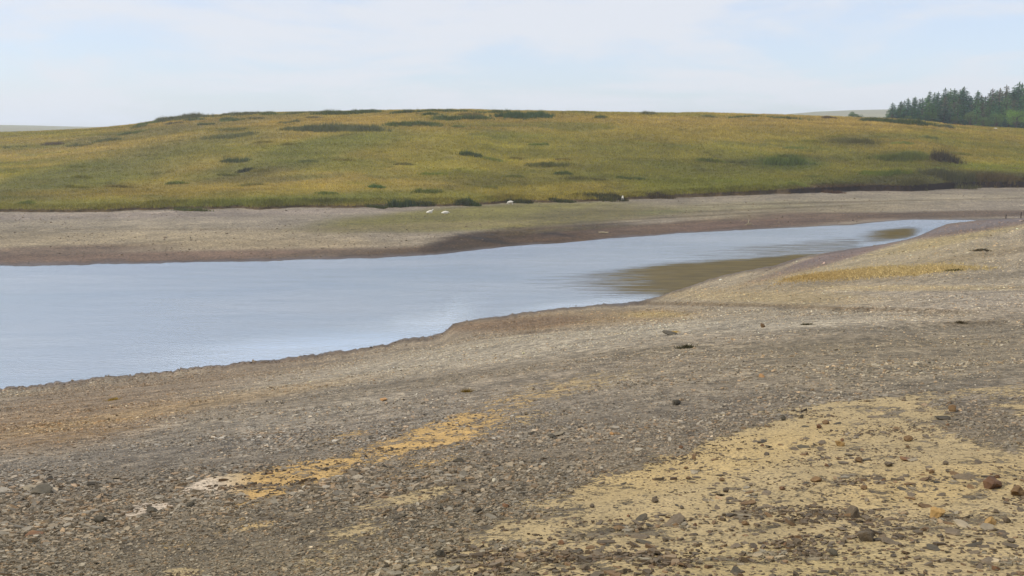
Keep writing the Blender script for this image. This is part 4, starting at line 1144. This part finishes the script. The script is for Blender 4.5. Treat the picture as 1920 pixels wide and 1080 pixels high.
SH = [
 (805, 400, 'lie_up', R(10), 'white sheep lying on the flat with its head raised', 1.05, None),
 (834, 401, 'lie', R(5), 'white sheep lying with its head down, right of the one looking up', 1.1, None),
 (957, 384, 'graze', R(178), 'white sheep standing and grazing at the rush edge', 1.0, None),
 (1167, 376, 'stand', R(80), 'white sheep seen end on beside a dark rush clump', 1.0, None),
 (1867, 242, 'lie', R(170), 'tiny white sheep on the crest in front of the trees', 0.95, 'CR'),
]
for x, y, pose, rz, lab, scl, _ in SH:
    p = ground_px(x, y, 'FS', 'CR')
    o = link('sheep', sheep_mesh(pose), None, label=lab, category='sheep', group='sheep by the lake')
    o.location = p + Vector((0, 0, 0.02)); o.rotation_euler = (0, 0, rz); o.scale = (scl,) * 3

# ------------------------------------------------------------------ bits on the far beach
import bmesh
def tube_mesh(name, paths, mat, segs=7):
    bm = bmesh.new()
    for pts, rads in paths:
        rings = []
        for i, (q, r_) in enumerate(zip(pts, rads)):
            q = Vector(q)
            d = (Vector(pts[min(i + 1, len(pts) - 1)]) - Vector(pts[max(i - 1, 0)])).normalized()
            a = d.orthogonal().normalized(); b = d.cross(a)
            rings.append([bm.verts.new(q + (a * math.cos(k / segs * 6.2832) + b * math.sin(k / segs * 6.2832)) * r_) for k in range(segs)])
        for i in range(len(rings) - 1):
            for k in range(segs):
                bm.faces.new((rings[i][k], rings[i][(k + 1) % segs], rings[i + 1][(k + 1) % segs], rings[i + 1][k]))
        bm.faces.new(rings[0][::-1]); bm.faces.new(rings[-1])
    me = bpy.data.meshes.new(name); bm.to_mesh(me); bm.free()
    me.materials.append(mat)
    return me
MAT_DRIFT = simple('bleached_wood', alb(176, 164, 136) * 1.1, 12)
MAT_POST = simple('dark_wood', alb(62, 52, 46), 12)
MAT_BARK = simple('bark', (0.09, 0.07, 0.055), 4)
p = ground_px(1404, 422, 'FS', 'GL')
me = tube_mesh('driftwood', [([(-.5, 0, .05), (-.1, 0, .35), (.0, .1, .8), (-.15, .1, 1.25)], [.07, .06, .045, .02]), ([(0, .1, .7), (.25, .15, .9), (.55, .1, 1.0)], [.04, .03, .015]),
                             ([(-.1, 0, .35), (.4, -.1, .25), (.8, -.1, .05)], [.05, .045, .03]), ([(-.6, .2, .04), (.1, .2, .1), (.6, .3, .05)], [.05, .06, .04])], MAT_DRIFT)
o = link('driftwood', me, None, label='bleached branching driftwood on the dark far bank', category='driftwood'); o.location = p; o.rotation_euler.z = 0.3
p = ground_px(1132, 437, 'FS', 'GL')
me = tube_mesh('driftwood', [([(-.8, 0, .08), (-.1, .05, .12), (.7, 0, .05)], [.08, .09, .05]), ([(.2, .05, .1), (.6, .4, .18)], [.05, .02])], MAT_DRIFT)
o = link('driftwood', me, None, label='short pale piece of driftwood lying by the far waterline', category='driftwood'); o.location = p; o.rotation_euler.z = -0.35
for x, y, h, lab in ((1886, 410, 0.75, 'short dark wooden post by the stream, left of the taller one'), (1914, 409, 1.1, 'tall dark wooden post by the stream at the right edge')):
    p = ground_px(x, y, 'BED', 'GL')
    me = tube_mesh('wooden_post', [([(0, 0, -.3), (0, 0, h * 0.6), (.02, .0, h)], [.09, .08, .07])], MAT_POST)
    o = link('wooden_post', me, None, label=lab, category='post', group='posts by the stream'); o.location = p

# ------------------------------------------------------------------ trees
def leaf_tris(P, size, direction, colr):
    """small clumps: one bent triangle pair each"""
    n = len(P)
    a = direction + rng.normal(0, 0.35, (n, 3)); a /= np.linalg.norm(a, axis=1, keepdims=True)
    b = np.cross(a, rng.normal(0, 1, (n, 3))); b /= np.linalg.norm(b, axis=1, keepdims=True)
    s = size[:, None]
    v0 = P - b * s * 0.35; v1 = P + b * s * 0.35; v2 = P + a * s; v3 = P - a * s * 0.5
    Vv = np.stack([v0, v1, v2, v3], 1).reshape(-1, 3)
    base = np.arange(n)[:, None] * 4
    F = np.concatenate([base + np.array([[0, 1, 2]]), base + np.array([[1, 0, 3]])], 0)
    return Vv, F, np.repeat(colr, 4, 0)
MAT_CROWN = crown_material('needles'); MAT_LEAF = crown_material('leaves')
def conifer(seed, height, radius, colr, sparse=1.0):
    global rng
    rng_old = rng; rng = np.random.default_rng(seed)
    root = empty('conifer', (0, 0, 0))
    limbs = [([(0, 0, -.5), (0.05, 0, height * 0.5), (0, 0, height * 0.97)], [height * .017, height * .010, 0.02])]
    P, Dd, Sz, Cl = [], [], [], []
    nlev = int(height * 1.9)
    for k in range(nlev):
        f = 0.10 + 0.88 * (k + rng.uniform(-.3, .3)) / nlev
        z = f * height
        rr = radius * (1 - f) ** 0.75 * rng.uniform(0.75, 1.2) + 0.25
        nb = rng.integers(5, 8)
        a0 = rng.uniform(0, 6.28)
        for b in range(nb):
            if rng.uniform() > sparse: continue
            an = a0 + b / nb * 6.28 + rng.uniform(-.3, .3); ln = rr * rng.uniform(0.65, 1.15)
            dr = rng.uniform(-0.25, 0.05)
            dv = np.array([math.cos(an), math.sin(an), dr])
            if k % 4 == 0 and b < 3: limbs.append(([(0, 0, z), tuple(np.array([0, 0, z]) + dv * ln * 0.8)], [0.06, 0.02]))
            m = max(3, int(ln * 5))
            tt = rng.uniform(0.12, 1, m)
            pp = np.array([0, 0, z]) + dv * ln * tt[:, None] + rng.normal(0, 0.16, (m, 3))
            P.append(pp); Dd.append(np.tile(dv + np.array([0, 0, -.15]), (m, 1))); Sz.append(rng.uniform(0.28, 0.62, m) * (0.7 + 0.5 * (1 - f)))
            Cl.append(np.tile(np.array(colr), (m, 1)) * rng.lognormal(0, 0.22, (m, 1)) * rng.lognormal(0, 0.15))
    P.append(np.array([[0, 0, height * q] for q in np.linspace(0.9, 0.99, 8)])); Dd.append(np.tile([0, 0, 1.], (8, 1))); Sz.append(np.full(8, 0.4)); Cl.append(np.tile(np.array(colr), (8, 1)))
    Vv, F, Cc = leaf_tris(np.concatenate(P), np.concatenate(Sz), np.concatenate(Dd), np.concatenate(Cl))
    link('trunk', tube_mesh('trunk', limbs, MAT_BARK, 6), root)
    link('crown', make_mesh('crown', Vv, F, MAT_CROWN, None, False, dict(col=Cc)), root)
    rng = rng_old
    return root
def broadleaf(seed, height, radius, colr):
    global rng
    rng_old = rng; rng = np.random.default_rng(seed)
    root = empty('broadleaf_tree', (0, 0, 0))
    limbs = [([(0, 0, -.5), (0.1, 0, height * .3), (0, .1, height * .7)], [height * .025, height * .018, height * .008])]
    P, Dd, Sz, Cl = [], [], [], []
    for k in range(16):
        a = rng.uniform(0, 6.28); el = rng.uniform(-.1, 1.2); rr = rng.uniform(0.45, 0.95)
        cpt = np.array([math.cos(a) * math.cos(el) * radius * rr, math.sin(a) * math.cos(el) * radius * rr, height * 0.48 + math.sin(el) * height * 0.42 * rr])
        limbs.append(([(0, 0, height * rng.uniform(.25, .5)), tuple(cpt * np.array([.6, .6, .85])), tuple(cpt)], [height * .01, height * .006, .02]))
        m = 210; sr_ = radius * rng.uniform(0.30, 0.48)
        d = rng.normal(0, 1, (m, 3)); d /= np.linalg.norm(d, axis=1, keepdims=True)
        pp = cpt + d * sr_ * rng.uniform(0.4, 1.05, (m, 1)) * np.array([1, 1, .8])
        P.append(pp); Dd.append(d + np.array([0, 0, .2])); Sz.append(rng.uniform(0.22, 0.5, m)); Cl.append(np.tile(np.array(colr), (m, 1)) * rng.lognormal(0, .2, (m, 1)) * rng.lognormal(0, .15))
    Vv, F, Cc = leaf_tris(np.concatenate(P), np.concatenate(Sz), np.concatenate(Dd), np.concatenate(Cl))
    link('trunk', tube_mesh('trunk', limbs, MAT_BARK, 6), root)
    link('crown', make_mesh('crown', Vv, F, MAT_LEAF, None, False, dict(col=Cc)), root)
    rng = rng_old
    return root
NEED = [(0.062, 0.128, 0.062), (0.080, 0.155, 0.055), (0.050, 0.104, 0.066), (0.115, 0.120, 0.075)]
cprotos = [conifer(51, 20, 3.4, NEED[0]), conifer(52, 20, 2.9, NEED[1]), conifer(53, 20, 3.9, NEED[2]), conifer(54, 20, 3.1, NEED[3], 0.8), conifer(55, 20, 2.5, NEED[0]), conifer(56, 20, 4.3, NEED[1], 0.9)]
used = set()
SKYL = [(1655, 216), (1668, 207), (1674, 193), (1690, 190), (1703, 184), (1716, 181), (1730, 184), (1744, 170), (1760, 172), (1773, 165), (1790, 167), (1808, 163), (1822, 175), (1834, 170), (1848, 176), (1862, 166), (1880, 166), (1888, 160), (1903, 166), (1912, 154), (1960, 158), (2020, 150), (2100, 160)]
def put_tree(protoset, q, x, Y, ytop, lab, grp, cat):
    root0 = protoset[q]
    key = (id(protoset), q)
    if key in used: o = copy_tree(root0)
    else: o = root0; used.add(key)
    s, t = pix(x, ytop)
    gz = float(ground_xy([s * Y], [Y])[0])
    h = (HC - t * Y) - gz
    o.location = (s * Y, Y, gz)
    k = h / 20.0
    kw = min(max(k, 0.7), 1.3) * random.uniform(1.35, 1.9)
    o.scale = (kw, kw, k); o.rotation_euler.z = random.uniform(0, 6.28)
    o['label'] = lab; o['category'] = cat; o['group'] = grp
    return o
GC = 'conifers of the plantation beyond the hill'
tops = [(1674, 'short conifer at the left end of the plantation'), (1690, 'small conifer second from the left end of the plantation'), (1703, 'slim conifer on the lower left skyline of the plantation'),
        (1716, 'bushy conifer left of the first tall spire'), (1744, 'tall spire like conifer left of the middle of the plantation'), (1760, 'conifer between two spires left of the plantation middle'), (1773, 'pointed conifer standing above its left neighbours'),
        (1790, 'broad conifer left of the highest middle top'), (1808, 'highest conifer top in the middle of the plantation'), (1834, 'lone pointed conifer in the dip of the plantation skyline'),
        (1862, 'brownish thin conifer right of the skyline dip'), (1888, 'dark conifer rising right of the brownish thin one'), (1912, 'tallest conifer at the right edge of the picture'), (1730, 'round shouldered conifer just left of the tall spire'), (1876, 'brownish thin conifer just left of the dark rising one'), (1902, 'conifer between the two tallest at the right')]
for i, (x, lab) in enumerate(tops):
    q = 3 if 'brownish' in lab else (4 if ('spire' in lab or 'slim' in lab or 'pointed' in lab) else i % 3)
    put_tree(cprotos, q, x, 395 + (i * 7) % 23, interp_px(SKYL, x) - 1, lab, GC, 'conifer')
for row, (Yr, drop, step) in enumerate(((425, 3, 8), (408, 8, 9), (392, 18, 10), (382, 30, 12))):
    x = 1664 + row * 4
    while x < 1990:
        xx = x + random.uniform(-3, 3)
        base_top = interp_px(SKYL, xx) + drop + random.uniform(-3, 6)
        if base_top < 229:
            lab = ['green conifer in the back rows of the plantation', 'green conifer in the second row of the plantation', 'dark conifer in the middle rows of the plantation', 'low conifer in the front row of the plantation'][row]
            put_tree(cprotos, random.randrange(6), xx, Yr + random.uniform(-5, 5), base_top, lab, GC, 'conifer')
        x += step
bprotos = [broadleaf(61, 20, 6.5, (0.10, 0.16, 0.05)), broadleaf(62, 20, 7.5, (0.14, 0.25, 0.05)), broadleaf(63, 20, 6.0, (0.08, 0.13, 0.05))]
for x, Y, yt, q, lab in ((1908, 372, 198, 1, 'bright green broadleaf tree at the right edge before the conifers'), (1870, 374, 206, 0, 'mid green broadleaf tree left of the bright green one'),
                         (1822, 374, 203, 2, 'dark green rounded broadleaf tree before the middle conifers'), (1845, 372, 214, 0, 'small broadleaf tree between two larger ones'), (1792, 376, 214, 2, 'low broadleaf tree where the crest meets the plantation'),
                         (1748, 378, 204, 0, 'light green broadleaf tree in front of the left conifers'), (1704, 380, 212, 0, 'small green broadleaf tree near the left end of the plantation'), (1600, 385, 205, 2, 'lone round tree peeping over the crest left of the plantation'),
                         (1612, 388, 210, 2, 'low bush right of the lone round tree on the crest'), (1950, 372, 200, 1, 'bright green broadleaf tree just past the right edge')):
    if x > 1925: continue
    o = put_tree(bprotos, q, x, Y, yt, lab, 'broadleaf trees beyond the hill', 'tree')
    o.scale = (o.scale[2] * 0.95, o.scale[2] * 0.95, o.scale[2])

# ------------------------------------------------------------------ the hazy air
t = NT('haze_air')
pv = t.n.new('ShaderNodeVolumePrincipled')
pv.inputs['Color'].default_value = (0.80, 0.88, 1.0, 1)
pv.inputs['Density'].default_value = 0.00025
pv.inputs['Anisotropy'].default_value = 0.3
t.l.new(pv.outputs[0], t.out.inputs['Volume'])
bm = bmesh.new(); bmesh.ops.create_cube(bm, size=1.0)
for v in bm.verts: v.co = (v.co.x * 9000, 1400 + v.co.y * 3400, 43 + v.co.z * 94)
me = bpy.data.meshes.new('haze'); bm.to_mesh(me); bm.free(); me.materials.append(t.m)
link('haze', me, kind='stuff', label='thin pale haze over the far hills', category='haze')
